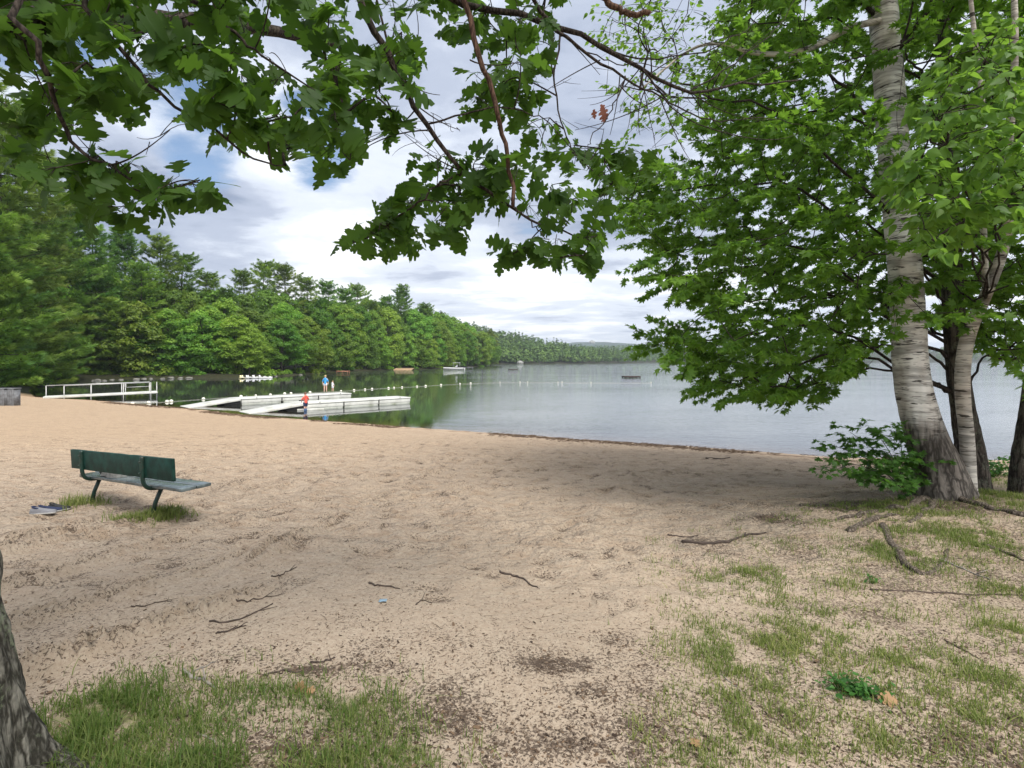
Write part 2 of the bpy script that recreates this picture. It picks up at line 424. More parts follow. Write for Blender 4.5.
# ground: sand, litter, moss and forest floor
def groundmat():
    m, nt, out = newmat('ground'); N = NT(nt)
    p = N.pos()
    big = N.noise(p, .55, 4); mid = N.noise(p, 3.2, 5, .6); fin = N.noise(p, 34, 5, .7)
    gr = N.noise(p, 190, 3, .7)
    sand = N.mix(N.rng(big, .34, .66), (.358, .290, .218), (.415, .336, .256))
    sand = N.mix(N.rng(mid, .35, .7), N.mix(.25, sand, (.30, .215, .15)), sand)
    far = N.attr('far')
    sand = N.mix(N.m('MULTIPLY', far, .85), sand, (.440, .312, .192))
    tr = N.noise(N.mapv(p, (.6, 2.0, 1), (0, 0, 0), (0, 0, -.2)), 3.6, 6, .72, .6)
    sand = N.mix(N.m('MULTIPLY', N.rng(tr, .49, .60), N.m('MULTIPLY', N.attr('trod'), .62)), sand, (.26, .175, .11))  # streaks painted dark to stand in for the trodden relief's weak shading
    sand = N.mix(N.rng(gr, .3, .62, .0, .5), sand, N.mix(.5, sand, (.62, .52, .42)))
    sand = N.mix(N.rng(fin, .38, .62, .45, .0), sand, (.27, .195, .14))
    litter_shade = N.attr('litter')
    # dark specks of bark and leaf crumbs, and painted shade in prints and grooves
    k1 = N.noise(N.mapv(p, (1, 1, 1)), 58, 3, .65, .6)
    k2 = N.noise(N.mapv(p, (1, 1, 1), (3, 7, 0)), 17, 4, .7, .8)
    th = N.rng(litter_shade, 0, 1, .645, .42, False)
    s1 = N.rng(N.m('SUBTRACT', k1, th), -.005, .03)
    th2 = N.rng(litter_shade, 0, 1, .73, .40, False)
    s2 = N.rng(N.m('SUBTRACT', k2, th2), -.01, .06)
    c = N.mix(N.m('MULTIPLY', s2, .72), sand, (.105, .072, .052))
    c = N.mix(N.m('MULTIPLY', s1, .80), c, (.060, .042, .032))
    # thin moss and sprouting grass
    gra = N.attr('grassy')
    gm = N.m('MULTIPLY', N.rng(N.noise(p, 6.5, 6, .7), N.rng(gra, 0, 1, .72, .30, False), N.rng(gra, 0, 1, .9, .62, False)), N.rng(gra, .02, .3))
    c = N.mix(N.m('MULTIPLY', gm, .75), c, N.mix(N.rng(N.noise(p, 25, 4, .7), .35, .65), (.09, .105, .03), (.19, .205, .06)))
    wet = N.attr('wet')
    c = N.mix(N.m('MULTIPLY', wet, .75), c, N.mix(1, c, (.55, .42, .34), 'MULTIPLY'))
    wr = N.attr('wrack')
    c = N.mix(N.m('MULTIPLY', N.rng(N.m('ADD', N.noise(N.mapv(p, (1, 2.2, 1)), 5, 5, .7), N.m('MULTIPLY', wr, .45)), .76, .94), .65), c, (.10, .050, .027))
    fo = N.attr('forest')
    c = N.mix(fo, c, N.mix(N.rng(mid, .35, .65), (.022, .030, .012), (.05, .045, .026)))
    h = N.m('ADD', N.m('MULTIPLY', N.noise(p, 11, 4, .6), 1.0), N.m('ADD', N.m('MULTIPLY', fin, .55), N.m('MULTIPLY', gr, .18)))
    h = N.m('ADD', h, N.m('MULTIPLY', s1, .12))
    h2 = N.noise(N.mapv(p, (1, 1, 0)), 5.5, 3, .55, .5)
    h3 = N.noise(N.mapv(p, (1, 1, 0)), 16, 2, .5, .4)
    nb = N.bump(N.m('ADD', h2, N.m('MULTIPLY', h3, .45)), N.m('MULTIPLY', N.attr('trod'), .75), .15)
    nb = N.bump(h, .55, .022, nb)
    b = N.n('BsdfPrincipled', {'Base Color': c, 'Roughness': N.m('SUBTRACT', .95, N.m('MULTIPLY', wet, .5)), 'Specular IOR Level': .2, 'Normal': nb})
    N.link(b.outputs[0], out.inputs[0])
    return m

def watermat():
    m, nt, out = newmat('lake_water'); N = NT(nt)
    p = N.pos()
    dep = N.attr('depth')
    under = N.n('MixShader', {0: N.rng(dep, .0, .75, .12, 1),
        1: N.n('BsdfTransparent', {'Color': (.86, .80, .62, 1)}).outputs[0],
        2: N.n('BsdfDiffuse', {'Color': (.055, .062, .052, 1)}).outputs[0]})
    w1 = N.noise(N.mapv(p, (.5, 1.0, 1)), 1.3, 3, .5, .3)
    w2 = N.noise(N.mapv(p, (.55, 1.0, 1), (5, 2, 0), (0, 0, .3)), 5.0, 3, .6)
    w3 = N.noise(N.mapv(p, (.012, .05, 1), (.3, .2, 0)), 1.0, 4, .6, .5)     # where the wind touches
    gust = N.rng(w3, .40, .62)
    gust = N.m('ADD', N.m('MULTIPLY', N.attr('gust'), N.m('ADD', .7, N.m('MULTIPLY', gust, .6))), N.m('MULTIPLY', gust, .03))
    h = N.m('ADD', N.m('MULTIPLY', w1, .45), N.m('MULTIPLY', w2, .30))
    st = N.rng(gust, 0, 1, .012, 1.15, False)
    nb = N.bump(h, st, .12)
    gl = N.n('BsdfGlossy', {'Color': (.97, .98, 1, 1), 'Roughness': .015, 'Normal': nb})
    fr = N.n('Fresnel', {'IOR': 1.85, 'Normal': nb})
    mx = N.n('MixShader', {0: fr.outputs[0], 1: under.outputs[0], 2: gl.outputs[0]})
    N.link(mx.outputs[0], out.inputs[0])
    return m

# ------------------------------------------------------------------ ground and lake
def patch(px, py, rx, ry, a=1.0):
    c = gp(px, py); n = gp(px, py-ry); f = gp(px, py+ry)
    return (c[0], c[1], max(.05, rx*c[1]/F), max(.05, (n[1]-f[1])/2), a)
def patch_sum(L, x, y):
    r = np.zeros(np.shape(x))
    for cx, cy, rx, ry, a in L:
        r = np.maximum(r, a*np.exp(-(((x-cx)/rx)**2+((y-cy)/ry)**2)))
    return r
GRASS = [patch(*a) for a in (
    (95, 720, 45, 45, 1.4), (120, 735, 70, 50, 1), (200, 730, 70, 50, .8), (70, 715, 35, 35, .9), (300, 695, 70, 18, .85), (360, 715, 50, 30, .95), (400, 755, 55, 25, .9), (300, 765, 90, 18, .9),
    (180, 770, 120, 20, 1), (240, 690, 30, 14, .7),
    (735, 575, 45, 10, .55), (765, 577, 14, 9, .6), (830, 620, 30, 12, .4), (880, 550, 30, 12, .75), (905, 530, 30, 10, .6), (960, 530, 55, 14, .8), (962, 496, 40, 7, 1), (1005, 498, 40, 7, 1), (890, 508, 50, 6, .8), (925, 515, 50, 8, .7), (990, 545, 40, 14, .6),
    (930, 560, 45, 16, .5), (1005, 630, 22, 10, .7), (885, 738, 34, 10, .9), (860, 690, 22, 8, .6), (800, 640, 50, 20, .35), (720, 650, 40, 30, .45), (740, 700, 50, 30, .45), (780, 600, 50, 12, .4),
    (830, 625, 20, 10, .5), (770, 640, 40, 22, .42), (980, 720, 60, 20, .42), (820, 740, 60, 20, .45), (700, 745, 50, 20, .4), (1000, 590, 40, 12, .4), (950, 700, 40, 16, .35),
    (820, 520, 30, 8, .4), (870, 505, 60, 6, .55), (990, 480, 60, 10, .9), (840, 585, 30, 10, .3), (900, 660, 60, 22, .4), (990, 680, 50, 20, .4), (770, 545, 20, 8, .25))]
LITTER = [patch(*a) for a in (
    (560, 665, 55, 14, .9), (585, 690, 45, 12, .85), (440, 640, 50, 18, .5), (470, 720, 60, 22, .7), (640, 690, 60, 30, .6), (620, 640, 40, 12, .5), (400, 640, 30, 20, .4), (560, 745, 90, 20, .7),
    (780, 520, 40, 8, .9), (760, 505, 45, 6, .6), (700, 540, 35, 5, .7), (640, 730, 70, 30, .7), (800, 700, 110, 40, .55), (900, 640, 110, 40, .5), (960, 740, 90, 30, .6), (820, 590, 90, 14, .45), (850, 570, 90, 12, .5),
    (310, 670, 50, 8, .8), (240, 655, 90, 14, .5), (380, 665, 50, 10, .6), (140, 690, 100, 20, .4), (300, 740, 60, 20, .6), (900, 503, 110, 7, 1), (960, 508, 60, 8, .9), (960, 600, 60, 8, .5), (360, 620, 70, 16, .3))]

def build_ground():
    def axis(lo, hi, a, b, step, g):
        mid = np.arange(a, b+step/2, step); L = []; R_ = []
        s = step; x = b
        while x < hi: s *= g; x += s; R_.append(x)
        s = step; x = a
        while x > lo: s *= g; x -= s; L.append(x)
        return np.concatenate([L[::-1], mid, R_])
    xs = axis(-3600, 3600, -8.5, 9, .05, 1.05); ys = axis(-60, 3600, 1.0, 12.5, .05, 1.05)
    X, Y = np.meshgrid(xs, ys); x = X.ravel(); y = Y.ravel()
    sd = lake_sd(x, y)
    z = height(x, y, sd)+relief(x, y, sd)
    nx, ny = len(xs), len(ys)
    rg = np.random.default_rng(404)
    Z2 = z.reshape(ny, nx); low = np.zeros((ny, nx)); SD = sd.reshape(ny, nx)
    def press(cx, cy, a, la, wb, dep):
        R_ = la*2.2
        i0, i1 = np.searchsorted(ys, (cy-R_, cy+R_)); j0, j1 = np.searchsorted(xs, (cx-R_, cx+R_))
        if i1-i0 < 2 or j1-j0 < 2: return
        dx = X[i0:i1, j0:j1]-cx; dy = Y[i0:i1, j0:j1]-cy
        u = (dx*math.cos(a)+dy*math.sin(a))/la; v = (-dx*math.sin(a)+dy*math.cos(a))/wb
        q2 = u*u+v*v
        h_ = -dep*np.exp(-q2*1.6)+dep*.55*np.exp(-(np.sqrt(q2)-1.35)**2*5)
        Z2[i0:i1, j0:j1] += h_; low[i0:i1, j0:j1] = np.maximum(low[i0:i1, j0:j1], np.exp(-q2))
    for k in range(300):                      # people's trails
        cx, cy, a = rg.uniform(-13, 8), rg.uniform(4.2, 15), rg.uniform(0, 6.28)
        if rg.random() < .45: a = rg.choice([.1, 3.2])+rg.normal(0, .35)
        for st in range(rg.integers(4, 16)):
            cx += math.cos(a)*.62; cy += math.sin(a)*.62; a += rg.normal(0, .09); sd_ = .11*(-1)**st
            px_, py_ = cx-math.sin(a)*sd_, cy+math.cos(a)*sd_
            if py_ > 3.9 and lake_sd(np.array([px_]), np.array([py_]))[0] > 1.1 and not (px_ > 1.5 and py_ < 6.5): press(px_, py_, a+rg.normal(0, .15), .15*rg.uniform(.8, 1.3), .075*rg.uniform(.8, 1.4), .022*rg.uniform(.5, 1.3))
    for (p0, p1, p2) in (((-40, 600), (140, 548), (330, 492)), ((-40, 640), (150, 582), (360, 515)), ((-30, 560), (120, 525), (290, 484)), ((0, 548), (100, 520), (250, 480)), ((250, 560), (330, 520), (440, 470)), ((-20, 690), (120, 640), (260, 590))):
        P = smoothpath(np.array([gp(*p0), gp(*p1), gp(*p2)]), 90)
        for k in range(89):
            d_ = P[k+1]-P[k]; press(P[k][0]+rg.normal(0, .015), P[k][1]+rg.normal(0, .015), math.atan2(d_[1], d_[0]), .14, .055, .017*rg.uniform(.2, 1.5))
    z = Z2.ravel()
    GRID[:] = [xs, ys, Z2.copy()]
    i = np.arange(ny-1)[:, None]; j = np.arange(nx-1)[None]
    q = np.stack([i*nx+j, i*nx+j+1, (i+1)*nx+j+1, (i+1)*nx+j], -1).reshape(-1, 4)
    mb = MB(); mb.add(np.stack([x, y, z], 1), q)
    o = mb.obj('ground', groundmat(), smooth=True, kind='structure')
    me = o.data
    gra = patch_sum(GRASS, x, y)
    litter_shade = np.maximum(patch_sum(LITTER, x, y), .10+.16*sstep(.40, .7, fbm(x*.7, y*.7, 77, 3))*sstep(12, 5, y))
    litter_shade = np.maximum(litter_shade, (.24+.46*sstep(.46, .66, fbm(x*3.4, y*3.4, 71, 4)))*sstep(4.3, 2.6, y)*sstep(-2.6, -1.0, x)*.9)
    rt = sstep(.5, 2.2, x-.05*y)*sstep(7.5, 5.5, y)
    litter_shade = np.maximum(litter_shade, rt*(.25+.35*fbm(x*1.8, y*1.8, 73, 3)))
    gra = np.maximum(gra, .46*rt*sstep(.35, .7, fbm(x*1.5, y*1.5, 79, 3)))
    litter_shade = np.maximum(litter_shade, low.ravel()*.55)  # hollows darkened with the litter colour, painting in their faint shade
    setattr_point(me, 'grassy', gra)
    setattr_point(me, 'litter', np.clip(litter_shade*(.5+1.2*fbm(x*3, y*3, 91, 3)), 0, 1))
    w = np.maximum(sstep(44, 54, y), sstep(-36, -42, x)*sstep(34, 42, y))
    setattr_point(me, 'forest', w)
    setattr_point(me, 'wet', sstep(.75, .1, sd))
    setattr_point(me, 'wrack', np.exp(-((sd-1.15-.5*(fbm(x*.35, y*.35, 17, 2)-.5))/.28)**2)*(y < 45))
    setattr_point(me, 'far', sstep(5, 17, np.hypot(x*.45, y))*(.55+.6*sstep(2, -14, x)))
    setattr_point(me, 'trod', sstep(3, 6, y)*sstep(.6, 2, sd))
    # lake
    xs = axis(-140, 3600, -30, 16, .4, 1.06); ys = axis(8, 3600, 11, 40, .3, 1.05)
    X, Y = np.meshgrid(xs, ys); x = X.ravel(); y = Y.ravel()
    nx, ny = len(xs), len(ys)
    i = np.arange(ny-1)[:, None]; j = np.arange(nx-1)[None]
    q = np.stack([i*nx+j, i*nx+j+1, (i+1)*nx+j+1, (i+1)*nx+j], -1).reshape(-1, 4)
    sd = lake_sd(x, y)
    keep = sd[q].min(axis=1) < 2.5
    mb = MB(); mb.add(np.stack([x, y, 0*x], 1), q[keep])
    o = mb.obj('lake_water', watermat(), smooth=True, kind='structure')
    setattr_point(o.data, 'depth', np.maximum(0, -height(x, y, sd)))
    # open water ruffled by wind, calm in the lee of the woods
    ax = 512+F*x/np.maximum(y, 1)
    calm = sstep(500, 420, ax)*sstep(116, 94, y)
    setattr_point(o.data, 'gust', (1-calm)*.34+ .6*sstep(60, 130, y)*(1-calm))
build_ground()

# ------------------------------------------------------------------ leaf templates (unit length)
def strip_leaf(half, fold=.18, droop=.16):
    half = np.array(half, float); n = len(half)
    V = []
    for yy, w in half: V.append((0, yy, -droop*yy*yy))
    for sgn in (1, -1):
        for yy, w in half: V.append((sgn*w, yy, fold*w-droop*yy*yy-.12*w*w))
    fs = []
    for k in range(n-1):
        fs.append((k, n+k, n+k+1, k+1)); fs.append((k+1, 2*n+k+1, 2*n+k, k))
    return np.array(V), [np.array(fs)]
OAKPTS = ([(0, .008), (.13, .012), (.15, .14), (.22, .25), (.27, .21), (.30, .14), (.35, .22), (.40, .40), (.47, .43), (.52, .50), (.56, .39), (.60, .42), (.62, .30),
           (.63, .17), (.67, .20), (.74, .34), (.80, .31), (.85, .30), (.84, .18), (.87, .12), (.93, .15), (.97, .10), (1.03, .004)], .08, .16)
OAK = strip_leaf(*OAKPTS)
OAK2 = strip_leaf(OAKPTS[0], .20, .42)
OAK3 = strip_leaf([(y_*.92, w_*1.15) for y_, w_ in OAKPTS[0]], -.12, -.12)
def fan_leaf(pts, fold=.15, droop=.12, stalk=0):
    h = [np.array(p, float) for p in pts]
    full = h + [np.array((-p[0], p[1])) for p in h[::-1][1:-1]]
    V = [(0, .22, 0)]+[(p[0], p[1], fold*abs(p[0])-droop*p[1]**2) for p in full]
    n = len(full)
    fs = np.array([(0, 1+k, 1+(k+1) % n) for k in range(n)])
    return np.array(V), [fs]
MAPLE = fan_leaf([(0, 1.0), (.10, .72), (.17, .74), (.14, .50), (.50, .72), (.44, .52), (.30, .38), (.52, .22), (.30, .14), (.08, .02), (0, 0)])
BIRCH = fan_leaf([(0, 1.0), (.12, .78), (.30, .45), (.33, .28), (.2, .08), (0, 0)], .2, .15)
BLADE = None

def leaves_at(mb, T, P, Y, size, tilt=.5, rng=R, rnd=None):
    """leaves at P pointing along Y, blades turned roughly skyward"""
    N = len(P)
    Z = UP[None]+rng.normal(0, tilt, (N, 3))
    s = size*rng.uniform(.7, 1.2, N)
    instances(mb, T[0], T[1], P, Y, Z, s, rng.random(N) if rnd is None else rnd)

def sprays(mb, tw, T, base, dirs, L, nleaf, size, rng=R, tilt=.45, droop=.35, tw_r=.003):
    """flat leafy twigs: base points, directions, leaves set alternately along each"""
    N = len(base)
    dirs = unit(dirs)
    L = L*rng.uniform(.7, 1.3, N)
    tip = base+dirs*L[:, None]; tip[:, 2] -= .15*L
    twigs(tw, base, tip, tw_r, tw_r*.5, .08, 3, 4, rng)
    t = rng.uniform(.1, 1.05, (N, nleaf))
    side = unit(np.cross(dirs, UP[None]))
    sg = rng.choice([-1, 1], (N, nleaf))[..., None]
    P = base[:, None]+(tip-base)[:, None]*t[..., None]
    Y = dirs[:, None]*rng.uniform(.2, 1, (N, nleaf, 1))+side[:, None]*sg*rng.uniform(.3, 1.1, (N, nleaf, 1))+rng.normal(0, .25, (N, nleaf, 3))
    Y[..., 2] -= droop
    P = P + unit(Y)*size*rng.uniform(.1, .6, (N, nleaf, 1))
    P = P.reshape(-1, 3); Y = Y.reshape(-1, 3)
    r = np.clip(np.repeat(rng.random(N), nleaf)*.5+rng.random(N*nleaf)*.5, 0, 1)
    leaves_at(mb, T, P, Y, size, tilt, rng, r)

def trunk_mesh(mb, path, radii, n=48, m=120, flare=0, ridges=7, amp=.05, rough=.02, seed=0):
    P = smoothpath(path, m); t = np.linspace(0, len(radii)-1, m)
    r = np.interp(t, np.arange(len(radii)), radii)
    T = unit(np.gradient(P, axis=0))
    X = unit(np.cross(np.array([0, 1.0, 0])[None].repeat(m, 0), T)); Yv = np.cross(T, X)
    th = np.linspace(0, 2*np.pi, n, endpoint=False)
    zz = P[:, 2]-P[0, 2]
    fl = np.exp(-zz/max(flare, .01))[:, None] if flare else 0
    rr = r[:, None]*(1+amp*np.sin(th*ridges+seed)[None]*(.25+2.2*fl)+amp*np.sin(th*(ridges-3)+seed*2)[None]*(.2+1.6*fl))
    g1 = vnoise(th[None]*9/np.pi*2+zz[:, None]*0.6+seed, zz[:, None]*5+0*th[None], seed)
    g2 = vnoise(th[None]*18/np.pi*2+seed, zz[:, None]*14+0*th[None], seed+5)
    # wrap the seam smoothly
    wv = np.minimum(1, np.minimum(th, 2*np.pi-th)/.3)[None]
    rr = rr*(1+rough*((g1-.5)*2+(g2-.5))*wv)
    V = P[:, None]+rr[..., None]*(np.cos(th)[None, :, None]*X[:, None]+np.sin(th)[None, :, None]*Yv[:, None])
    i = np.arange(m-1)[:, None]; j = np.arange(n)[None]
    q = np.stack([i*n+j, i*n+(j+1) % n, (i+1)*n+(j+1) % n, (i+1)*n+j], -1).reshape(-1, 4)
    mb.add(V.reshape(-1, 3), [q, np.arange(n)[None, ::-1], (np.arange(n)+(m-1)*n)[None]])

def grow(S_, C):
    """joins points C to the skeleton S_ by the shortest branching way; returns start points and radii"""
    n = len(C)
    d = np.linalg.norm(C[:, None]-S_[None]-np.array([0, 0, .12]), axis=2)
    j = d.argmin(1); best = d[np.arange(n), j]; start = S_[j].copy(); par = np.full(n, -1); plen = np.zeros(n)
    cost = best.copy(); done = np.zeros(n, bool); order = []
    for _ in range(n):
        k = int(np.where(done, 1e9, cost).argmin()); done[k] = True; order.append(k)
        plen[k] = best[k]+(plen[par[k]] if par[k] >= 0 else 0)
        dk = np.linalg.norm(C-C[k], axis=1); ck = dk+.22*plen[k]
        up = ~done & (ck < cost)
        cost[up] = ck[up]; best[up] = dk[up]; par[up] = k; start[up] = C[k]
    w = np.ones(n)
    for k in order[::-1]:
        if par[k] >= 0: w[par[k]] += w[k]
    return start, w

def rel(P, root): return np.asarray(P, float)-np.array(root.location)[None]

# ------------------------------------------------------------------ the oak at the left edge, its boughs over the view
def build_oak():
    rng = np.random.default_rng(3)
    b = np.array([-2.31, 2.02, 0]); b[2] = float(zg(b[0], b[1]))-.12
    root = empty('oak_tree', b, 0, 'oak tree with lichen-flecked trunk at the left edge, its lobed leaves hanging overhead', 'tree')
    # trunk
    tp = np.array([(-2.285, 2.02, b[2]), (-2.335, 2.02, b[2]+.35), (-2.375, 2.02, b[2]+.8), (-2.46, 2.02, b[2]+1.4), (-2.68, 2.05, 3.3), (-2.62, 2.1, 4.6), (-2.3, 2.2, 6.2), (-2.2, 2.2, 8.5), (-2.3, 2.1, 10.5)])
    mb = MB(); trunk_mesh(mb, tp-b, [.37, .305, .28, .265, .24, .22, .17, .11, .04], 72, 260, .35, 7, .07, .06, 2)
    mb.obj('trunk', M['oak_bark'], root, True)
    for pl, r in (([(40, 752), (75, 768), (120, 790)], .06), ([(10, 775), (70, 800), (60, 840)], .07)):
        rb = MB(); P = np.array([gp(*q) for q in pl]); P = smoothpath(P, 14); P[:, 2] -= .01
        rb.tube(P-b, np.linspace(r, .02, 14), 10); rb.obj('root', M['oak_bark'], root, True)
    # main limb and boughs
    br = []
    def bough(pts, r0, r1, mat='branch_bark', name='branch', m=22, wob=.02):
        P = np.array([at(*p) if len(p) == 3 and not isinstance(p, np.ndarray) else p for p in pts])
        P = smoothpath(P, m); P[1:-1] += rng.normal(0, wob*.35, (m-2, 3))
        q = MB(); q.tube(P-b, np.linspace(r0, r1, m), 8)
        q.obj(name, M[mat], root, True); br.append(P); return P
    A = np.array
    bough([A((-2.64, 2.1, 4.3)), A((-1.7, 2.35, 5.0)), A((-.95, 2.6, 5.2)), A((-.35, 2.8, 5.25)), A((.3, 3.2, 5.5)), A((1.2, 3.6, 6.1)), A((2.4, 4.2, 6.9))], .10, .03, name='limb')
    bough([A((-2.66, 2.1, 4.0)), A((-2.3, 2.6, 4.5)), A((-2.0, 3.2, 4.9)), A((-1.6, 4.2, 5.4)), A((-1.2, 5.2, 5.8))], .08, .02, name='limb')
    bough([A((-2.35, 2.0, 5.2)), A((-1.5, 1.2, 5.8)), A((-.3, .2, 6.3)), A((1, -1, 6.8))], .09, .02, name='limb')
    bough([A((-2.66, 2.05, 4.8)), A((-3.4, 2.2, 5.6)), A((-4.8, 2.6, 6.3))], .09, .02, name='limb')
    bough([A((-.95, 2.6, 5.2)), (362, 5, 2.6), (395, 70, 2.7), (425, 125, 2.8), (462, 172, 2.9), (500, 200, 3.0), (545, 225, 3.1), (585, 240, 3.15)], .020, .004)
    bough([A((-.35, 2.8, 5.25)), (466, 5, 2.7), (490, 90, 2.72), (505, 140, 2.75), (513, 207, 2.8)], .017, .010, 'red_bark')
    bough([A((-.6, 2.75, 5.25)), (440, -8, 3.2), (520, 16, 3.3), (580, 35, 3.4), (640, 68, 3.6), (690, 92, 3.8), (740, 84, 4.0), (800, 80, 4.3)], .024, .006)
    bough([A((-.1, 2.95, 5.35)), (535, 0, 3.2), (570, 40, 3.3), (620, 75, 3.4), (660, 98, 3.5), (700, 125, 3.6)], .015, .003)
    bough([A((.3, 3.2, 5.4)), (600, -6, 3.3), (625, 12, 3.3), (650, 14, 3.3)], .024, .016, 'red_bark')
    bough([(462, 172, 2.9), (440, 185, 2.9), (410, 208, 2.95), (380, 232, 3.0), (352, 244, 3.05)], .007, .003)
    bough([(515, 207, 2.8), (530, 222, 2.85), (548, 240, 2.9), (560, 258, 2.95)], .005, .002)
    bough([A((-1.7, 2.35, 5.0)), (20, -10, 1.9), (32, 45, 1.9), (55, 95, 2.0), (72, 145, 2.1), (110, 165, 2.15), (150, 185, 2.2), (200, 180, 2.3)], .013, .003)
    bough([A((-1.4, 2.4, 5.1)), (170, -25, 2.2), (212, 12, 2.2), (240, 38, 2.2), (268, 58, 2.25), (330, 100, 2.4)], .012, .003)
    bough([A((-1.5, 2.4, 5.1)), (90, -30, 2.1), (120, 50, 2.1), (170, 100, 2.2), (240, 150, 2.3), (285, 165, 2.4)], .012, .003)
    bough([A((-.95, 2.6, 5.2)), (300, -20, 2.5), (320, 40, 2.5), (345, 110, 2.6), (350, 160, 2.7)], .010, .003)
    bough([(560, 35, 3.35), (555, 80, 3.3), (562, 125, 3.3), (585, 165, 3.3), (640, 205, 3.5)], .007, .002)
    bough([(590, 42, 3.42), (640, 58, 3.6), (700, 52, 3.8), (745, 30, 4.0), (765, 5, 4.1)], .007, .002)
    bough([(640, 68, 3.6), (672, 104, 3.62), (715, 120, 3.7), (770, 118, 3.85), (810, 128, 3.9)], .007, .002)
    bough([(690, 92, 3.8), (735, 62, 3.95), (775, 30, 4.1), (800, -10, 4.2)], .006, .002)
    bough([(560, 36, 3.35), (610, 62, 3.4), (655, 66, 3.5), (705, 78, 3.6)], .005, .0015)
    bough([(625, 76, 3.42), (612, 110, 3.4), (590, 140, 3.35), (585, 160, 3.3)], .005, .0015)
    bough([(425, 125, 2.8), (480, 110, 2.9), (540, 118, 3.0), (590, 170, 3.1)], .006, .002)
    # bare dead twigs
    tw = MB()
    def rpts(lst): return np.array([at(*q) for q in lst])
    a_ = rpts([(690, 92, 3.8), (640, 68, 3.6), (660, 98, 3.5), (700, 125, 3.6), (720, 88, 3.9), (625, 12, 3.3), (560, 30, 3.4), (600, 60, 3.4), (645, 90, 3.5), (585, 165, 3.3), (620, 75, 3.4), (660, 98, 3.5),
              (430, 130, 2.8), (395, 70, 2.7), (400, 60, 2.7), (470, 60, 2.7), (700, 92, 3.8), (735, 85, 3.95), (690, 92, 3.8), (650, 74, 3.6), (460, 170, 2.9), (110, 165, 2.15), (410, 100, 2.75), (415, 110, 2.8), (640, 68, 3.6)])
    b_ = rpts([(740, 140, 3.8), (590, 105, 3.5), (575, 130, 3.5), (800, 132, 3.7), (790, 20, 4.2), (628, 35, 3.3), (600, 75, 3.5), (540, 95, 3.3), (640, 135, 3.5), (604, 128, 3.4), (610, 135, 3.4), (690, 160, 3.5),
              (350, 160, 2.8), (440, 95, 2.7), (372, 100, 2.7), (530, 60, 2.9), (700, 122, 3.8), (800, 60, 4.2), (770, 120, 3.9), (760, 30, 3.9), (400, 130, 2.9), (170, 130, 2.2), (460, 130, 2.8), (370, 140, 2.8), (655, 140, 3.5)])
    twigs(tw, a_-b, b_-b, .0045, .0016, -.06, 5, 10, rng)
    for q in range(70):
        k = rng.integers(0, len(a_)); t = rng.uniform(.3, 1); p0 = a_[k]*(1-t)+b_[k]*t
        p1 = p0+rng.normal(0, 1, 3)*np.array([.11, .1, .09])
        twigs(tw, (p0-b)[None], (p1-b)[None], .0022, .001, .1, 3, 6, rng)
    # leaf clusters
    polys = [([(-40, -40), (340, -40), (345, 140), (325, 172), (295, 172), (275, 140), (235, 168), (205, 120), (100, 118), (40, 128), (0, 105), (-40, 95)], 140, 2.0, 3.3),
             ([(22, 118), (60, 125), (105, 165), (160, 168), (215, 165), (220, 188), (185, 205), (150, 215), (128, 226), (70, 200), (25, 175)], 25, 2.0, 2.8),
             ([(335, -40), (420, -40), (430, 90), (395, 150), (350, 165), (330, 130)], 26, 2.4, 3.2),
             ([(335, 245), (380, 225), (420, 190), (470, 185), (500, 215), (455, 250), (430, 245), (410, 268), (345, 250)], 27, 2.8, 3.4),
             ([(430, 150), (520, 150), (580, 200), (612, 250), (575, 275), (505, 268), (495, 250), (550, 240), (520, 215), (450, 200)], 30, 2.8, 3.5),
             ([(420, -30), (560, -30), (555, 90), (590, 150), (640, 170), (615, 205), (560, 200), (480, 160), (450, 80)], 66, 2.8, 3.9),
             ([(590, 150), (660, 165), (650, 200), (600, 200)], 6, 3.3, 3.8)]
    C = []
    for poly, n, d0, d1 in polys:
        q = np.array(poly, float); lo, hi = q.min(0), q.max(0); k = 0
        while k < n:
            x, y = rng.uniform(lo, hi)
            if inpoly(np.array([x]), np.array([y]), poly)[0]:
                C.append(at(x, y-8, rng.uniform(d0, d1))); k += 1
    C = np.array(C)
    # the rest of the crown, above and behind the frame
    n = 430
    E = rng.normal(0, 1, (n, 3)); E = unit(E)*rng.uniform(.45, 1, (n, 1))**.5*np.array([5.0, 4.6, 2.9])+np.array([-1.6, 1.6, 7.6])
    px, py = topix(E); vis = (E[:, 1] > .3) & (px > -60) & (px < 1090) & (py > -60)
    E = E[~vis & (E[:, 2] > 4.6)]
    allb = np.concatenate(br)
    lf = MB()
    for C_, nl, sz in ((C, 7, .122), (E, 7, .19)):
        S0, w = grow(allb, C_); rr = np.minimum(.0024*np.sqrt(w+.3), .012)
        twigs(tw, S0-b, C_-b, rr, rr*.7, .06, 4, 8, rng)
        out = unit(C_-S0)*np.array([1, 1, .4])+rng.normal(0, .25, C_.shape)
        N = len(C_)
        Y = out[:, None]*.55+unit(rng.normal(0, 1, (N, nl, 3))*np.array([1, 1, .55])); Y[..., 2] -= .55
        Y = unit(Y)
        P = C_[:, None]-unit(out)[:, None]*rng.uniform(0, .13, (N, nl, 1))+Y*.035
        stem0 = (C_[:, None]-unit(out)[:, None]*.05+0*Y).reshape(-1, 3)
        twigs(tw, stem0[::1]-b, P.reshape(-1, 3)-b, .0013, .0011, 0, 3, 2, rng)
        P = P.reshape(-1, 3); Y = Y.reshape(-1, 3)
        r = np.clip(np.repeat(rng.random(N), nl)*.6+rng.random(N*nl)*.4, 0, 1)
        Zr = np.array([0, -.42, .60])+rng.normal(0, .5, P.shape)
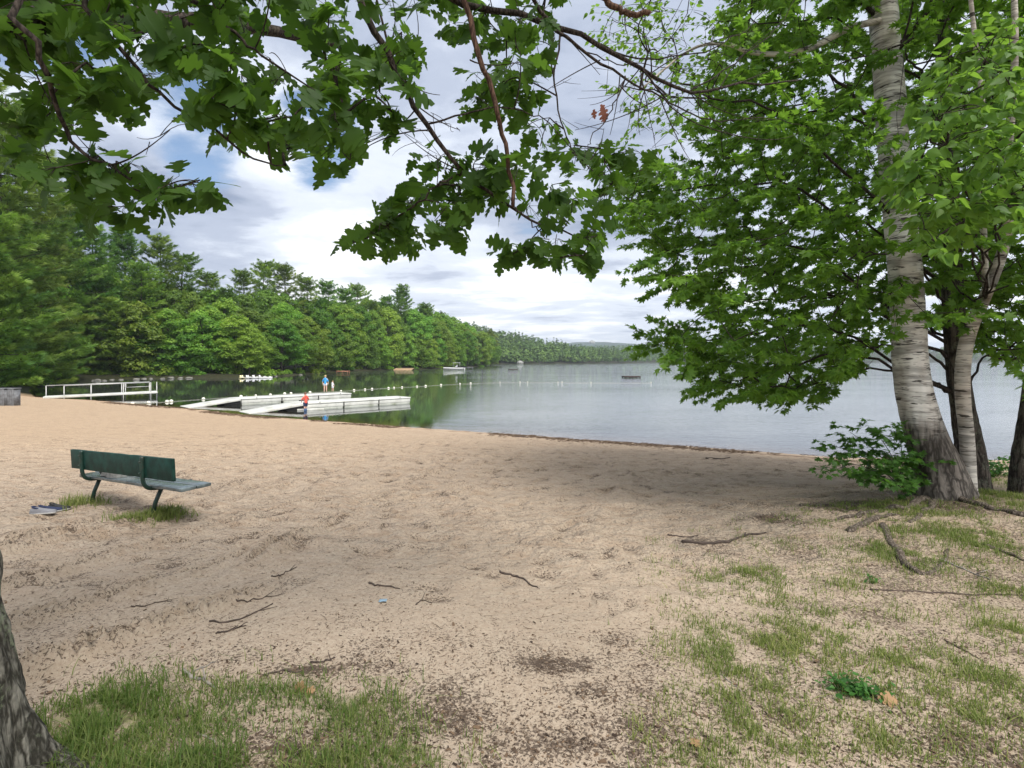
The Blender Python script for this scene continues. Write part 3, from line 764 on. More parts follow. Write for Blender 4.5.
        kk = rng.integers(0, 3, len(P)); ss = sz*rng.uniform(.55, 1.25, len(P))
        for q, tp_ in enumerate((OAK, OAK2, OAK3)):
            h_ = kk == q; instances(lf, tp_[0], tp_[1], P[h_]-b, Y[h_], Zr[h_], ss[h_], r[h_])
    lf.obj('crown', M['oak_leaf'], root)
    tw.obj('twigs', M['branch_bark'], root, True, kind='stuff')
    rd = MB(); P = np.array([at(594, 108, 3.4), at(601, 107, 3.4), at(603, 111, 3.42), at(600, 104, 3.4)])
    leaves_at(rd, OAK, P-b, np.array([(0, .2, -1), (.4, 0, -1), (.2, 0, -.9), (.7, .3, -.6)], float), .07, .8, rng)
    rd.obj('red_leaves', M['red_leaf'], root, label='few reddish dead leaves on a bare twig')
build_oak()

# ------------------------------------------------------------------ maple, birches and the trees at the right
def crown_points(rng, n, c, r, accept, shell=.35):
    out = []
    while sum(len(o) for o in out) < n:
        E = unit(rng.normal(0, 1, (4*n, 3)))*(rng.uniform(shell**3, 1, (4*n, 1))**(1/3))*np.array(r)+np.array(c)
        out.append(E[accept(E)])
    return np.concatenate(out)[:n]

def leafy_tree(root, rng, trunk, C, limb_tips, T, mat, barkname, nleaf, size, L, limb_r=.045, tilt=.45, droop=.35, z0=None, name='crown', centre=None):
    """limbs from the trunk towards tips, thin branches to the leaf sprays"""
    b = np.array(root.location)
    lm = MB(); samples = []
    for tip in limb_tips:
        tip = np.asarray(tip, float)
        want = tip[2]-.42*np.linalg.norm(tip[:2]-trunk[len(trunk)//2][:2])+.3
        k = np.abs(trunk[:, 2]-max(want, z0 or 0)).argmin()
        a = trunk[k]; mid = (a+tip)/2; mid[2] += .16*np.linalg.norm(tip-a); 
        P = smoothpath(np.array([a, a*.6+mid*.4, mid, mid*.45+tip*.55, tip]), 16)
        P[2:-1] += rng.normal(0, .03, P[2:-1].shape)
        r = limb_r*rng.uniform(.7, 1.1)
        lm.tube(P-b, np.linspace(r, .008, 16), 7); samples.append(P[3:])
    S_ = np.concatenate(samples+[trunk[len(trunk)//2:]])
    S0, w = grow(S_, C)
    rr = np.minimum(.0035*np.sqrt(w+.5), .022)
    twigs(lm, S0-b, C-b, rr, rr*.75, .05, 4, 7, rng)
    lm.obj('branches', M[barkname], root, True)
    cc = trunk[len(trunk)//2] if centre is None else np.array(centre)
    out = unit((C-cc[None])*np.array([1, 1, .15]))+unit(C-S0)*.6+rng.normal(0, .35, C.shape)*np.array([1, 1, .4])
    lf = MB(); tw = MB()
    sprays(lf, tw, T, C-b-unit(out)*L*.5, out, L, nleaf, size, rng, tilt, droop)
    lf.obj(name, M[mat], root)
    tw.obj('twigs', M[barkname], root, kind='stuff')

def build_right():
    rng = np.random.default_rng(8)
    # big paper birch
    g = gp(945, 497); D = g[1]; b = g.copy(); b[2] -= .15
    birch = empty('paper_birch', b, 0, 'large leaning paper birch with banded pale trunk and dark furrowed foot', 'tree')
    q = [(948, 497), (938, 470), (927, 440), (917, 405), (911, 370), (908, 320), (904, 260), (898, 200), (892, 130), (888, 70), (882, 0), (874, -90), (866, -200), (862, -330)]
    P = np.array([at(x, y, D+.06+.0006*(497-y)) for x, y in q]); P[0] = (b[0]+.02, b[1]+.06, b[2])
    s = D/F
    rad = np.array([34, 27, 22.5, 20, 19, 18.5, 18, 17.5, 17, 16.5, 16, 13, 8, 2])*s*.80
    rad[0] *= 1.15
    mb = MB(); trunk_mesh(mb, P-b, rad, 64, 240, .22, 6, .06, .025, 4)
    mb.obj('trunk', M['birch_bark'], birch, True)
    roots = [([(930, 497), (905, 508), (870, 513), (835, 520)], .055), ([(955, 498), (985, 508), (1015, 514), (1060, 528)], .06), ([(935, 502), (925, 512), (910, 522)], .05),
             ([(882, 524), (890, 536), (897, 552), (905, 566), (922, 575), (936, 571), (943, 558), (950, 548)], .042), ([(850, 532), (868, 522), (890, 516), (912, 514)], .045),
             ([(985, 546), (1005, 553), (1040, 566)], .03), ([(800, 506), (830, 505), (860, 508)], .022)]
    for pl, r in roots:
        k = 26; W = smoothpath(np.array([gp(*p) for p in pl]), k)
        k2 = 60; W = smoothpath(W, k2); nn = vnoise(np.linspace(0, 7, k2)+r*90, np.full(k2, r*50), 5)
        W[:, :2] += (np.stack([vnoise(np.linspace(0, 9, k2)+r*31, np.full(k2, 3.3), 6), vnoise(np.linspace(0, 9, k2)+r*71, np.full(k2, 8.3), 7)], 1)-.5)*r*1.6
        W[:, 2] = zg(W[:, 0], W[:, 1])+r*(nn*1.1-.30); W[-1, 2] -= r; W[0, 2] -= r*.4
        rb = MB(); rb.tube(W-b, np.linspace(r, r*.45, k2)*(.75+.5*vnoise(np.linspace(0, 15, k2), np.full(k2, r*99), 8)), 12, flat=.8); rb.obj('root', M['root_bark'], birch, True)
    Ptr = smoothpath(P, 60)
    # pale limb reaching left high up, sparse small leaves
    lp = smoothpath(np.array([at(884, 20, D+.3), at(850, 28, D), at(815, 46, D-.2), at(785, 54, D-.3), at(750, 52, D-.4), at(725, 44, D-.5), at(690, 50, D-.6), at(640, 90, D-.7)]), 30)
    lb = MB(); lb.tube(lp-b, np.interp(np.linspace(0, 1, 30), [0, .5, 1], [3.6*s, 2.4*s, .7*s]), 8); lb.obj('limb', M['slim_birch_bark'], birch, True)
    poly = [(600, 40), (640, -60), (780, -60), (745, 40), (705, 100), (690, 135), (650, 150), (618, 120)]
    pool = []
    while len(pool) < 150:
        x, y = rng.uniform(590, 780), rng.uniform(-60, 150)
        if inpoly(np.array([x]), np.array([y]), poly)[0]: pool.append(at(x, y, rng.uniform(D-1.6, D+.8)))
    E = crown_points(rng, 420, (P[-3][0]-.3, P[-3][1], 10.2), (3.6, 3.2, 4.2), lambda E: ((lambda px, py: (E[:, 1] < .3) | (py < -70) | (px > 1100))(*topix(E))))
    C = np.concatenate([np.array(pool), E])
    tips = [lp[-1], lp[18]]+[C[i] for i in rng.integers(150, len(C), 16)]
    leafy_tree(birch, rng, Ptr, C, tips, BIRCH, 'birch_leaf', 'branch_bark', 11, .075, .5, .035)

    # maple with the wide layered crown
    g = gp(968, 476); D = 8.5
    b = np.array([(974-512)/F*D, D, 0]); b[2] = float(zg(b[0], b[1]))-.12
    maple = empty('maple_tree', b, 0, 'dark-trunked maple behind the birches, its wide layered crown reaching left over the water', 'tree')
    q = [(974, 482), (970, 450), (963, 410), (957, 360), (953, 300), (951, 240), (948, 160), (944, 60), (940, -60), (936, -200), (934, -330)]
    P = np.array([at(x, y, D) for x, y in q]); P[0, 2] = b[2]
    mb = MB(); trunk_mesh(mb, P-b, np.array([17, 12, 10, 9.5, 9, 8.5, 7.5, 6.5, 5, 3, 1])*D/F, 40, 180, .2, 5, .06, .05, 9)
    mb.obj('trunk', M['maple_bark'], maple, True)
    tr = smoothpath(P, 70)
    poly = [(1120, -120), (735, -120), (722, 20), (712, 80), (700, 120), (706, 150), (650, 172), (622, 186), (628, 215), (655, 238), (652, 275), (672, 296), (716, 300), (700, 316), (655, 338),
            (672, 358), (705, 366), (700, 384), (745, 390), (800, 393), (832, 384), (850, 366), (872, 345), (905, 330), (950, 322), (990, 340), (1010, 368), (1120, 372)]
    def acc(E):
        px, py = topix(E)
        vis = (E[:, 1] > .3) & (px > -80) & (px < 1104) & (py > -100)
        return np.where(vis, inpoly(px, py, poly) & (E[:, 1] > 6.2), (E[:, 1] > 5) & (E[:, 2] > 2.0))
    C = crown_points(rng, 2150, (6.0, 9.0, 5.9), (5.9, 3.7, 5.2), acc, .25)
    rim = []
    for (x, y, d) in [(622, 186, 9), (640, 180, 8.6), (632, 212, 8.8), (655, 236, 9), (654, 262, 8.8), (660, 285, 9.2), (690, 285, 8.7), (655, 338, 9), (680, 350, 8.6), (700, 362, 8.8), (715, 380, 8.7), (745, 388, 8.4), (790, 392, 8.8),
                      (820, 388, 8.4), (640, 345, 9.1), (665, 330, 9.3), (720, 340, 8.9), (700, 130, 8.8), (712, 90, 8.8), (668, 170, 9), (660, 200, 9), (800, 380, 9.0), (760, 375, 8.7), (845, 365, 8.8), (640, 198, 9), (675, 225, 8.9), (670, 250, 9), (690, 345, 9)]:
        for k in range(3): rim.append(at(x+rng.normal(0, 7)+6, y+rng.normal(0, 5)-3, d+rng.normal(0, .3)))
    C = np.concatenate([C, np.array(rim)])
    tips = [at(*t) for t in ((640, 190, 9), (665, 250, 8.8), (675, 345, 9), (740, 380, 8.6), (800, 385, 8.9), (720, 120, 9), (760, 220, 8.2), (780, 300, 9.6), (850, 350, 8.4), (740, 300, 8.8), (1010, 360, 9.5),
            (740, 20, 8.4), (820, 100, 10.5), (900, 200, 11), (1010, 200, 8), (860, 250, 7.2), (980, 100, 7.4), (900, 50, 7.0), (800, -60, 8), (700, -160, 9), (1050, -50, 10))]
    leafy_tree(maple, rng, tr, C, tips, MAPLE, 'maple_leaf', 'branch_bark', 33, .120, .64, .032, z0=2.2, tilt=.62)

    # slim white birch
    D = 7.55
    g = np.array([(969-512)/F*D, D, 0]); g[2] = float(zg(g[0], g[1]))-.1; b = g
    slim = empty('slim_birch', b, 0, 'slim white birch stem bending right, standing just behind the big birch', 'tree')
    q = [(970, 478, 7.55), (967, 440, 7.55), (963, 400, 7.5), (963, 365, 7.45), (970, 330, 7.4), (988, 290, 7.2), (1003, 250, 7.0), (1008, 225, 6.8), (1003, 190, 6.5), (1010, 130, 6.2), (1015, 40, 6.0), (1010, -80, 6.0), (1000, -200, 6.0)]
    P = np.array([at(*t) for t in q]); P[0, 2] = b[2]
    mb = MB(); trunk_mesh(mb, P-b, np.array([6.6, 6.2, 6.2, 6.2, 6, 4.8, 4.2, 3.8, 2.8, 2.7, 2.2, 1.6, .6])*D/F, 28, 150, 0, 5, .03, .02, 6)
    mb.obj('trunk', M['slim_birch_bark'], slim, True)
    st = smoothpath(np.array([at(986, 300, 7.2), at(984, 240, 6.9), at(980, 170, 6.5), at(982, 100, 6.2), at(975, 40, 6.1), at(968, -30, 6.0), at(962, -130, 6.0)]), 30)
    sm = MB(); sm.tube(st-b, np.linspace(3, 1.2, 30)*7/F, 8); sm.obj('stem', M['slim_birch_bark'], slim, True)
    poly = [(905, 150), (925, 125), (935, 60), (985, 15), (1040, 20), (1060, 240), (1012, 215), (985, 225), (960, 250), (930, 240), (893, 205)]
    pool = []
    while len(pool) < 170:
        x, y = rng.uniform(890, 1060), rng.uniform(10, 285)
        if inpoly(np.array([x]), np.array([y]), poly)[0]: pool.append(at(x, y, rng.uniform(4.2, 5.8)))
    E = crown_points(rng, 160, (6.0, 5.8, 8), (2.2, 2, 2.4), lambda E: ((lambda px, py: (py < -40) | (px > 1060))(*topix(E))))
    C = np.concatenate([np.array(pool), E])
    tips = [at(*t) for t in ((910, 200, 5.4), (930, 140, 5.2), (950, 90, 5.6), (1000, 200, 5.0), (950, 235, 5.3), (1040, 100, 5.0), (1030, 180, 4.9), (985, 60, 5.2))]+[E[i] for i in range(6)]
    tr = np.concatenate([smoothpath(P, 50)[25:], st])
    leafy_tree(slim, rng, tr, C, tips, BIRCH, 'birch_leaf', 'branch_bark', 13, .118, .42, .014, tilt=.75, droop=.7)

    # grey trunk at the right edge
    D = 8.3
    b = np.array([(1020-512)/F*D, D, 0]); b[2] = float(zg(b[0], b[1]))-.12
    edge = empty('grey_tree', b, 0, 'grey-barked tree cut off by the right edge of the view, beside low green plants', 'tree')
    q = [(1021, 492), (1022, 460), (1028, 420), (1036, 360), (1046, 260), (1052, 120), (1056, -80), (1058, -260)]
    P = np.array([at(x, y, D) for x, y in q]); P[0, 2] = b[2]
    mb = MB(); trunk_mesh(mb, P-b, np.array([12, 8.8, 8, 7.6, 7, 6, 4, 1])*D/F, 32, 140, .2, 5, .06, .04, 12)
    mb.obj('trunk', M['maple_bark'], edge, True)
    C = crown_points(rng, 230, (10.2, 8.6, 8.2), (3.0, 3, 3.6), lambda E: ((lambda px, py: (py < 0) | (px > 1024) | ((py < 300) & (px > 1000)))(*topix(E))))
    leafy_tree(edge, rng, smoothpath(P, 50), C, [C[i] for i in range(10)], MAPLE, 'maple_leaf', 'branch_bark', 18, .115, .6, .04, z0=3)

    # sapling left of the birch foot
    g = gp(905, 492); b = g
    sap = empty('maple_sapling', b, 0, 'bushy leafy maple sapling growing left of the big birch foot', 'shrub')
    tips = [at(*t) for t in ((832, 445, 7.1), (850, 432, 7.3), (872, 428, 7.4), (900, 432, 7.5), (840, 462, 7.0), (865, 470, 7.0), (885, 455, 6.9), (910, 455, 7.4), (890, 480, 6.9))]
    st = MB(); C = []
    for t in tips:
        a = b+rng.normal(0, .03, 3)*np.array([1, 1, 0]); mid = (a+t)/2; mid[2] += .12
        P = smoothpath(np.array([a-np.array([0, 0, .03]), mid, t]), 10); st.tube(P-b, np.linspace(.009, .003, 10), 5)
        for k in range(20): C.append(P[rng.integers(4, 10)]+rng.normal(0, .10, 3)*np.array([1.3, 1, .6]))
    C = np.array(C); lf = MB(); tw = MB()
    out = unit((C-b)*np.array([1, 1, .2]))+rng.normal(0, .5, C.shape)*np.array([1, 1, .3])
    sprays(lf, st, MAPLE, C-b, out, .2, 8, .085, rng, .4, .3, .002)
    st.obj('stems', M['branch_bark'], sap); lf.obj('leaves', M['sapling_leaf_shaded'], sap)
    # low plants right of the birch
    for i, (x, y, lab) in enumerate(((958, 470, 'low leafy plants between the birch foot and the water, left clump'), (985, 466, 'low leafy plants left of the grey trunk at the right edge'))):
        g = gp(x, y+10); pl = empty('low_plant', g, 0, lab, 'plant', 'low plants on the bank')
        nC = 70; C = g+rng.normal(0, 1, (nC, 3))*np.array([.34, .25, 0])+np.array([0, 0, 1])*rng.uniform(.05, .42, (nC, 1))
        lf = MB(); st = MB()
        base = np.repeat(g[None], nC, 0)+(C-g)*np.array([.5, .5, 0])
        twigs(st, base-g, C-g, .004, .002, .05)
        sprays(lf, st, BIRCH, C-g, rng.normal(0, 1, (nC, 3))*np.array([1, 1, .2]), .16, 8, .085, rng, .5, .2, .002)
        lf.obj('leaves', M['weed'], pl); st.obj('stems', M['branch_bark'], pl)
build_right()

# ------------------------------------------------------------------ the woods on the left shore
ORD = ['first', 'second', 'third', 'fourth', 'fifth', 'sixth', 'seventh', 'eighth', 'ninth', 'tenth', 'eleventh', 'twelfth', 'thirteenth', 'fourteenth', 'fifteenth', 'sixteenth',
       'seventeenth', 'eighteenth', 'nineteenth', 'twentieth', 'twenty-first', 'twenty-second', 'twenty-third', 'twenty-fourth', 'twenty-fifth', 'twenty-sixth', 'twenty-seventh',
       'twenty-eighth', 'twenty-ninth', 'thirtieth', 'thirty-first', 'thirty-second', 'thirty-third', 'thirty-fourth', 'thirty-fifth', 'thirty-sixth', 'thirty-seventh', 'thirty-eighth', 'thirty-ninth', 'fortieth']

def pine_meshes(seed, bare=.12, H=26.0, wide=5.2, dense=1.0):
    """white pine: whorls of flat feathery boughs"""
    rng = np.random.default_rng(seed)
    tr = MB(); P = smoothpath(np.array([(0, 0, 0), (rng.normal(0, .15), rng.normal(0, .15), H*.35), (rng.normal(0, .2), rng.normal(0, .2), H*.7), (0, 0, H)]), 24)
    tr.tube(P, np.linspace(.36, .03, 24), 8)
    A = []; B = []; BP = []; BD = []; ZS = []
    h = H*bare
    while h < H-.4:
        t = (h-H*bare)/(H*(1-bare))
        L0 = wide*(.62+.38*math.sin(min(1, t/.35)*math.pi/2))*(1-t)**.45+.4
        nb = rng.integers(4, 7); a0 = rng.uniform(0, 6.28)
        for k in range(nb):
            L = L0*rng.uniform(.4, 1.25)
            if rng.random() < .10: L *= 1.3
            a = a0+k*6.283/nb+rng.normal(0, .25)
            up = -.10+.5*t+rng.normal(0, .07)
            p0 = np.array([0, 0, h+rng.normal(0, .15)]); d = np.array([math.cos(a), math.sin(a), 0])
            n = max(4, int(L/.17*dense)); s = np.linspace(.22, 1, n)
            C = p0+d*(s*L)[:, None]; C[:, 2] += up*s*L+.12*L*s**2-.10*L*np.sin(s*3.1)
            A.append(p0); B.append(C[-1]);
            side = np.array([-d[1], d[0], 0])
            w = np.minimum(.36*L, 1.25)*np.sin(np.clip(s*1.02, 0, 1)*math.pi)**.7
            m = 5
            off = rng.uniform(-1, 1, (n, m))
            Q = C[:, None]+side*(off*w[:, None])[..., None]+d*rng.normal(0, .16, (n, m, 1)); Q[..., 2] += rng.normal(0, .09, (n, m))-.06*np.abs(off)
            BP.append(Q.reshape(-1, 3))
            dd = d+side*off[..., None]*.9+rng.normal(0, .3, (n, m, 3)); dd[..., 2] += .25
            BD.append(dd.reshape(-1, 3))
        h += rng.uniform(.7, 1.3)*(1.0 if t < .75 else .55)
    twigs(tr, np.array(A), np.array(B), .05, .012, -.04, 3, 5, rng)
    P = np.concatenate(BP); Dr = unit(np.concatenate(BD)); N = len(P)
    # tuft: five slim blades
    ang = np.linspace(-1.0, 1.0, 5)
    V = [];
    for a in ang:
        V += [(-.09, 0, 0), (.09, 0, 0), (math.sin(a)*.6, math.cos(a), .28*math.cos(a*2))]
    tv = np.array(V, float); tf = [np.array([(3*i, 3*i+1, 3*i+2) for i in range(5)])]
    nd = MB(); instances(nd, tv, tf, P, Dr, UP[None]*.9+rng.normal(0, .6, (N, 3)), .60*rng.uniform(.7, 1.25, N), np.clip(rng.random(N)*.35+.85*sstep(.3, .75, vnoise(P[:, 0]*.8+9, P[:, 2]*1.2+P[:, 1]*.5, seed))-.1, 0, 1))
    return [('trunk', tr.mesh('pine_trunk', M['pine_bark'], True)), ('crown', nd.mesh('pine_needles', M['needle']))], H

def broad_meshes(seed, H=17.0, W=5.0, base=.14, n=46, leaf=.40):
    """broadleaf tree: boughs carrying domes of leaves with gaps between"""
    rng = np.random.default_rng(seed)
    tr = MB(); P = smoothpath(np.array([(0, 0, 0), (rng.normal(0, .2), rng.normal(0, .2), H*.3), (rng.normal(0, .3), rng.normal(0, .3), H*.6), (0, 0, H*.9)]), 20)
    tr.tube(P, np.linspace(.26, .04, 20), 8)
    C = []; Rr = []
    for k in range(n):
        u = (k+.5)/n; zt = base+(1-base)*u
        rr = W*math.sin(min(1, (zt-base)/(1-base)*.92+.10)*math.pi)**.55
        a = k*2.39996+rng.normal(0, .3); q = rng.uniform(.55, 1)
        C.append((math.cos(a)*rr*q, math.sin(a)*rr*q, H*zt*.93)); Rr.append(W*rng.uniform(.28, .46)*(1-.35*u))
    C = np.array(C); Rr = np.array(Rr)
    twigs(tr, np.array([P[min(19, max(3, int(c[2]/H*20)-3))] for c in C]), C, .06, .015, .05, 4, 6, rng)
    lf = MB()
    tv = np.array([(-.5, 0, 0), (0, .55, .1), (.5, 0, 0), (0, -.55, .06)], float)*np.array([.8, 1, 1]); tf = [np.array([(0, 1, 2), (0, 2, 3)])]
    for c, r in zip(C, Rr):
        m = int(330*(r/1.6)**1.6)
        u = unit(rng.normal(0, 1, (m, 3))); u[:, 2] = np.where(u[:, 2] < -.25, -u[:, 2]*.6, u[:, 2])
        rad = r*rng.uniform(.5, 1.08, (m, 1))**.6
        p = c+u*rad*np.array([1.1, 1.1, .88])
        p += (fbm(p[:, 0]*1.7, p[:, 2]*1.7+p[:, 1], seed, 2)-.5)[:, None]*u*1.1
        Z = u*.9+UP*.45+rng.normal(0, .45, (m, 3))
        Y = np.cross(Z, rng.normal(0, 1, (m, 3)))
        instances(lf, tv, tf, p, Y, unit(Z), leaf*rng.uniform(.6, 1.25, m), np.clip(rng.random()*.45+rng.random(m)*.55, 0, 1))
    return [('trunk', tr.mesh('tree_trunk', M['maple_bark'], True)), ('crown', lf.mesh('tree_leaves', M['wood_leaf']))], H

PINE = [pine_meshes(21), pine_meshes(22, .16, 26, 5.0), pine_meshes(23, .30, 26, 5.2, .8), pine_meshes(24, .05, 16, 4.4, 1.25)]
BROAD = [broad_meshes(31), broad_meshes(32, 16, 4.2, .10, 40), broad_meshes(33, 19, 4.8, .22, 50), broad_meshes(34, 12, 4.4, .04, 36)]

def plant_tree(kind, v, px, D, top, name, label, group, rng, wmul=1.0):
    x = (px-512)/F*D; z = float(zg(x, D))-.15
    parts, H = (PINE if kind == 'pine' else BROAD)[v]
    Ht = CAMZ-(top-HY)/F*D-z
    s = Ht/H
    t = empty(name, (x, D, z), rng.uniform(0, 6.28), label, 'tree', group)
    w = (s*.55+.45)*wmul
    t.scale = (w, w, s)
    for nm, me in parts: link(nm, me, t)
    return t

def build_woods():
    rng = np.random.default_rng(77)
    G = 'trees in the woods along the left shore'
    pines = [(-62, 50, 30, 1), (6, 52, 96, 0), (-14, 44, 215, 3), (38, 66, 150, 1), (26, 58, 262, 3), (68, 80, 190, 0), (92, 88, 225, 1), (110, 84, 298, 3), (122, 98, 228, 0), (160, 100, 236, 1), (141, 92, 262, 2),
             (184, 106, 254, 2), (207, 112, 272, 2), (243, 122, 270, 2), (265, 128, 261, 2), (284, 132, 264, 2), (306, 138, 277, 2), (327, 145, 281, 2), (345, 152, 288, 2), (402, 190, 284, 0), (386, 185, 296, 2), (372, 170, 300, 2), (425, 205, 303, 2), (440, 225, 312, 2), (60, 72, 300, 3), (-40, 60, 120, 0), (128, 88, 312, 3),
             (418, 196, 316, 0), (357, 162, 284, 2), (226, 108, 288, 0)]
    pines.sort()
    names = {}
    for i, (px, D, top, v) in enumerate(pines):
        kind = ['tall full white pine', 'tall white pine with layered boughs', 'white pine with thin ragged top', 'young pale green pine branched to the ground'][v]
        names.setdefault(v, []).append(i)
        lab = '%s in the left woods, %s such from left' % (kind, ORD[len(names[v])-1])
        plant_tree('pine', v, px, D, top, 'white_pine', lab, G, rng, 1.15 if D < 62 else 1.0)
    br = []
    def shoreD(px):
        D = np.arange(60, 330, 1.0); sd = lake_sd((px-512)/F*D, D); i = np.argmax((sd > .8) & (D > 78)); return D[i]
    for px in list(range(132, 300, 17))+list(range(300, 420, 13))+list(range(420, 487, 9)):
        D0 = shoreD(px); sky = np.interp(px, [130, 200, 240, 300, 350, 400, 440, 470, 490], [265, 284, 290, 292, 296, 300, 316, 324, 330])
        p = px+rng.normal(0, 3)
        br.append((0, p, D0+rng.uniform(2.5, 5), HY-(HY-sky)*rng.uniform(.42, .66), rng.choice([1, 3, 3, 0])))
        br.append((1, p+8+rng.normal(0, 3), D0+rng.uniform(11, 17), HY-(HY-sky)*rng.uniform(.70, .90), rng.choice([0, 1, 2])))
        br.append((2, p+3+rng.normal(0, 3), D0+rng.uniform(22, 34), sky+rng.uniform(-3, 7), rng.choice([0, 2, 1])))
    for px, D, top, row in ((95, 92, 258, 2), (115, 96, 280, 1), (45, 84, 230, 2), (75, 90, 262, 2), (10, 70, 190, 2), (-30, 74, 170, 2), (20, 62, 320, 1), (75, 83, 325, 0), (100, 86, 335, 0), (-5, 50, 330, 0), (28, 58, 345, 0), (48, 74, 330, 0), (140, 90, 330, 0)):
        br.append((row, px, D, top, rng.choice([0, 1, 3])))
    br.sort(key=lambda q: (q[0], q[1])); cnt = {}
    for row, px, D, top, v in br:
        cnt[row] = cnt.get(row, 0)+1
        lab = 'broadleaf tree in the %s row of the left shore woods, %s from the left' % (['front', 'middle', 'back'][row], ORD[cnt[row]-1])
        plant_tree('broad', int(v), px, D, top, 'broadleaf_tree', lab, G, rng, rng.uniform(.85, 1.15))
    # shrubs at the waterline
    sh = MB(); 
    parts = []
    for sd_ in (51, 52):
        r2 = np.random.default_rng(sd_); lf = MB(); st = MB(); n = 620
        u = unit(r2.normal(0, 1, (n, 3))); u[:, 2] = np.abs(u[:, 2]); p = u*r2.uniform(.5, 1, (n, 1))*np.array([1.5, 1.2, 1.2])
        p += (vnoise(p[:, 0]*2, p[:, 1]*2+p[:, 2], sd_)-.5)[:, None]*.7
        tv = np.array([(-.4, 0, 0), (0, .5, .1), (.4, 0, 0), (0, -.5, 0)], float); tf = [np.array([(0, 1, 2), (0, 2, 3)])]
        instances(lf, tv, tf, p, r2.normal(0, 1, (n, 3)), unit(u+UP*.6+r2.normal(0, .4, (n, 3))), r2.uniform(.2, .42, n), r2.random(n))
        q = unit(r2.normal(0, 1, (14, 3))); q[:, 2] = np.abs(q[:, 2])+.3
        twigs(st, np.zeros((14, 3))+r2.normal(0, .1, (14, 3))*np.array([1, 1, 0]), q*.9, .02, .008)
        parts.append([('leaves', lf.mesh('shrub_leaves', M['wood_leaf'])), ('stems', st.mesh('shrub_stems', M['branch_bark']))])
    k = 0
    for px in list(range(100, 330, 11))+list(range(335, 480, 13)):
        D = (shoreD(px) if px > 130 else np.interp(px, [95, 130], [81, 87]))+rng.uniform(.3, 1.6); x = (px+rng.normal(0, 2)-512)/F*D
        if 205 < px < 262: D += 2.2
        t = empty('shrub', (x, D, float(zg(x, D))-.1), rng.uniform(0, 6), 'low green shrub at the left shore waterline, %s from the left' % ORD[k], 'shrub', 'shrubs along the far waterline'); k += 1
        s = rng.uniform(.7, 1.25); t.scale = (s*1.3, s, s*rng.uniform(.7, 1.1))
        for nm, me in parts[k % 2]: link(nm, me, t)
    # pale rocks
    rk = [(98, 381, .8), (104, 381, .5), (112, 380, .5), (121, 380, .5), (136, 380, .8), (144, 379, .6), (151, 379, .5), (163, 379, .6), (171, 378.6, .9), (180, 378.5, .7), (189, 378.3, .8), (46, 386, 1.1), (94, 381, .6), (275, 376.5, .7), (300, 375, .8)]
    for i, (px, py, s) in enumerate(rk):
        w = wp(px, py); r2 = np.random.default_rng(i+300)
        n1, n2 = 14, 9; th = np.linspace(0, 2*np.pi, n1, endpoint=False); ph = np.linspace(-1.5, 1.5, n2)
        T, Ph = np.meshgrid(th, ph); d = np.stack([np.cos(T)*np.cos(Ph), np.sin(T)*np.cos(Ph), np.sin(Ph)], -1).reshape(-1, 3)
        pl = unit(r2.normal(0, 1, (9, 3))); cut = r2.uniform(.55, .9, 9)
        rad = np.minimum(1, (cut[None]/np.maximum(.01, d@pl.T)).clip(0, 3).min(1))
        V = d*rad[:, None]*s*np.array([.75, .6, .34])
        a = np.arange(n2-1)[:, None]; j = np.arange(n1)[None]
        q = np.stack([a*n1+j, a*n1+(j+1) % n1, (a+1)*n1+(j+1) % n1, (a+1)*n1+j], -1).reshape(-1, 4)
        o = MB().add(V, [q, np.arange(n1)[None, ::-1], (np.arange(n1)+(n2-1)*n1)[None]]).obj('shore_rock', M['rock'], label='pale rock at the left shore waterline, %s from the left' % ORD[sorted([a[0] for a in rk]).index(px)], cat='rock', group='rocks along the left shore')
        o.location = (w[0], w[1], .05*s)
    # strips of beach on the far shore
    for px0, px1, py, dep in ((198, 240, 377.6, 1.6), (393, 412, 370.0, 2.0)):
        a = wp(px0, py); c = wp(px1, py)
        mb = MB(); n = 24
        xs = np.linspace(a[0], c[0], n)
        e0 = a[1]+rng.normal(0, .12, n); V = np.concatenate([np.stack([xs, e0, 0*xs-.3], 1), np.stack([xs, e0+.25, 0*xs+.07], 1), np.stack([xs, e0+dep+2, 0*xs+.55], 1), np.stack([xs, e0+dep+2.4, 0*xs-.4], 1)])
        i = np.arange(n-1); q = np.concatenate([np.stack([r*n+i, r*n+i+1, (r+1)*n+i+1, (r+1)*n+i], 1) for r in range(3)])
        mb.add(V, q).obj('sand_strip', M['sandstrip'], smooth=True, kind='structure')
    # the farther wooded slopes, read as one mass
    lf = MB(); r2 = np.random.default_rng(9)
    n = 26000
    ang = r2.uniform(-.62, .98, n); D = 250*(1900/250)**r2.uniform(0, 1, n)
    x = np.tan(ang)*D; y = D
    sd = lake_sd(x, y)
    ok = (sd > 2) & ((x > -170+.1*y)) & ((y > 300) | (x > -40)) & ~((y < 310) & (x < -45))
    ok &= (sd < np.where(y > 900, 380, 460))
    x, y, sd = x[ok], y[ok], sd[ok]
    keep = r2.random(len(x)) < np.where(sd < 40, 1, .62); x, y, sd = x[keep], y[keep], sd[keep]
    z = height(x, y, sd)
    N = len(x)
    Hh = r2.uniform(11, 19, N)*(.75+.25*sstep(0, 30, sd)); Wd = r2.uniform(3.2, 5.2, N); con = r2.random(N) < .22
    Hh = np.where(con, Hh*1.2, Hh); Wd = np.where(con, Wd*.72, Wd)
    m = np.where(y < 700, 64, 30)
    idx = np.repeat(np.arange(N), m); K = len(idx)
    u = unit(r2.normal(0, 1, (K, 3))); hz = (u[:, 2]*.5+.5)
    cz = np.where(con[idx], .12+.88*r2.random(K), .16+.84*hz)
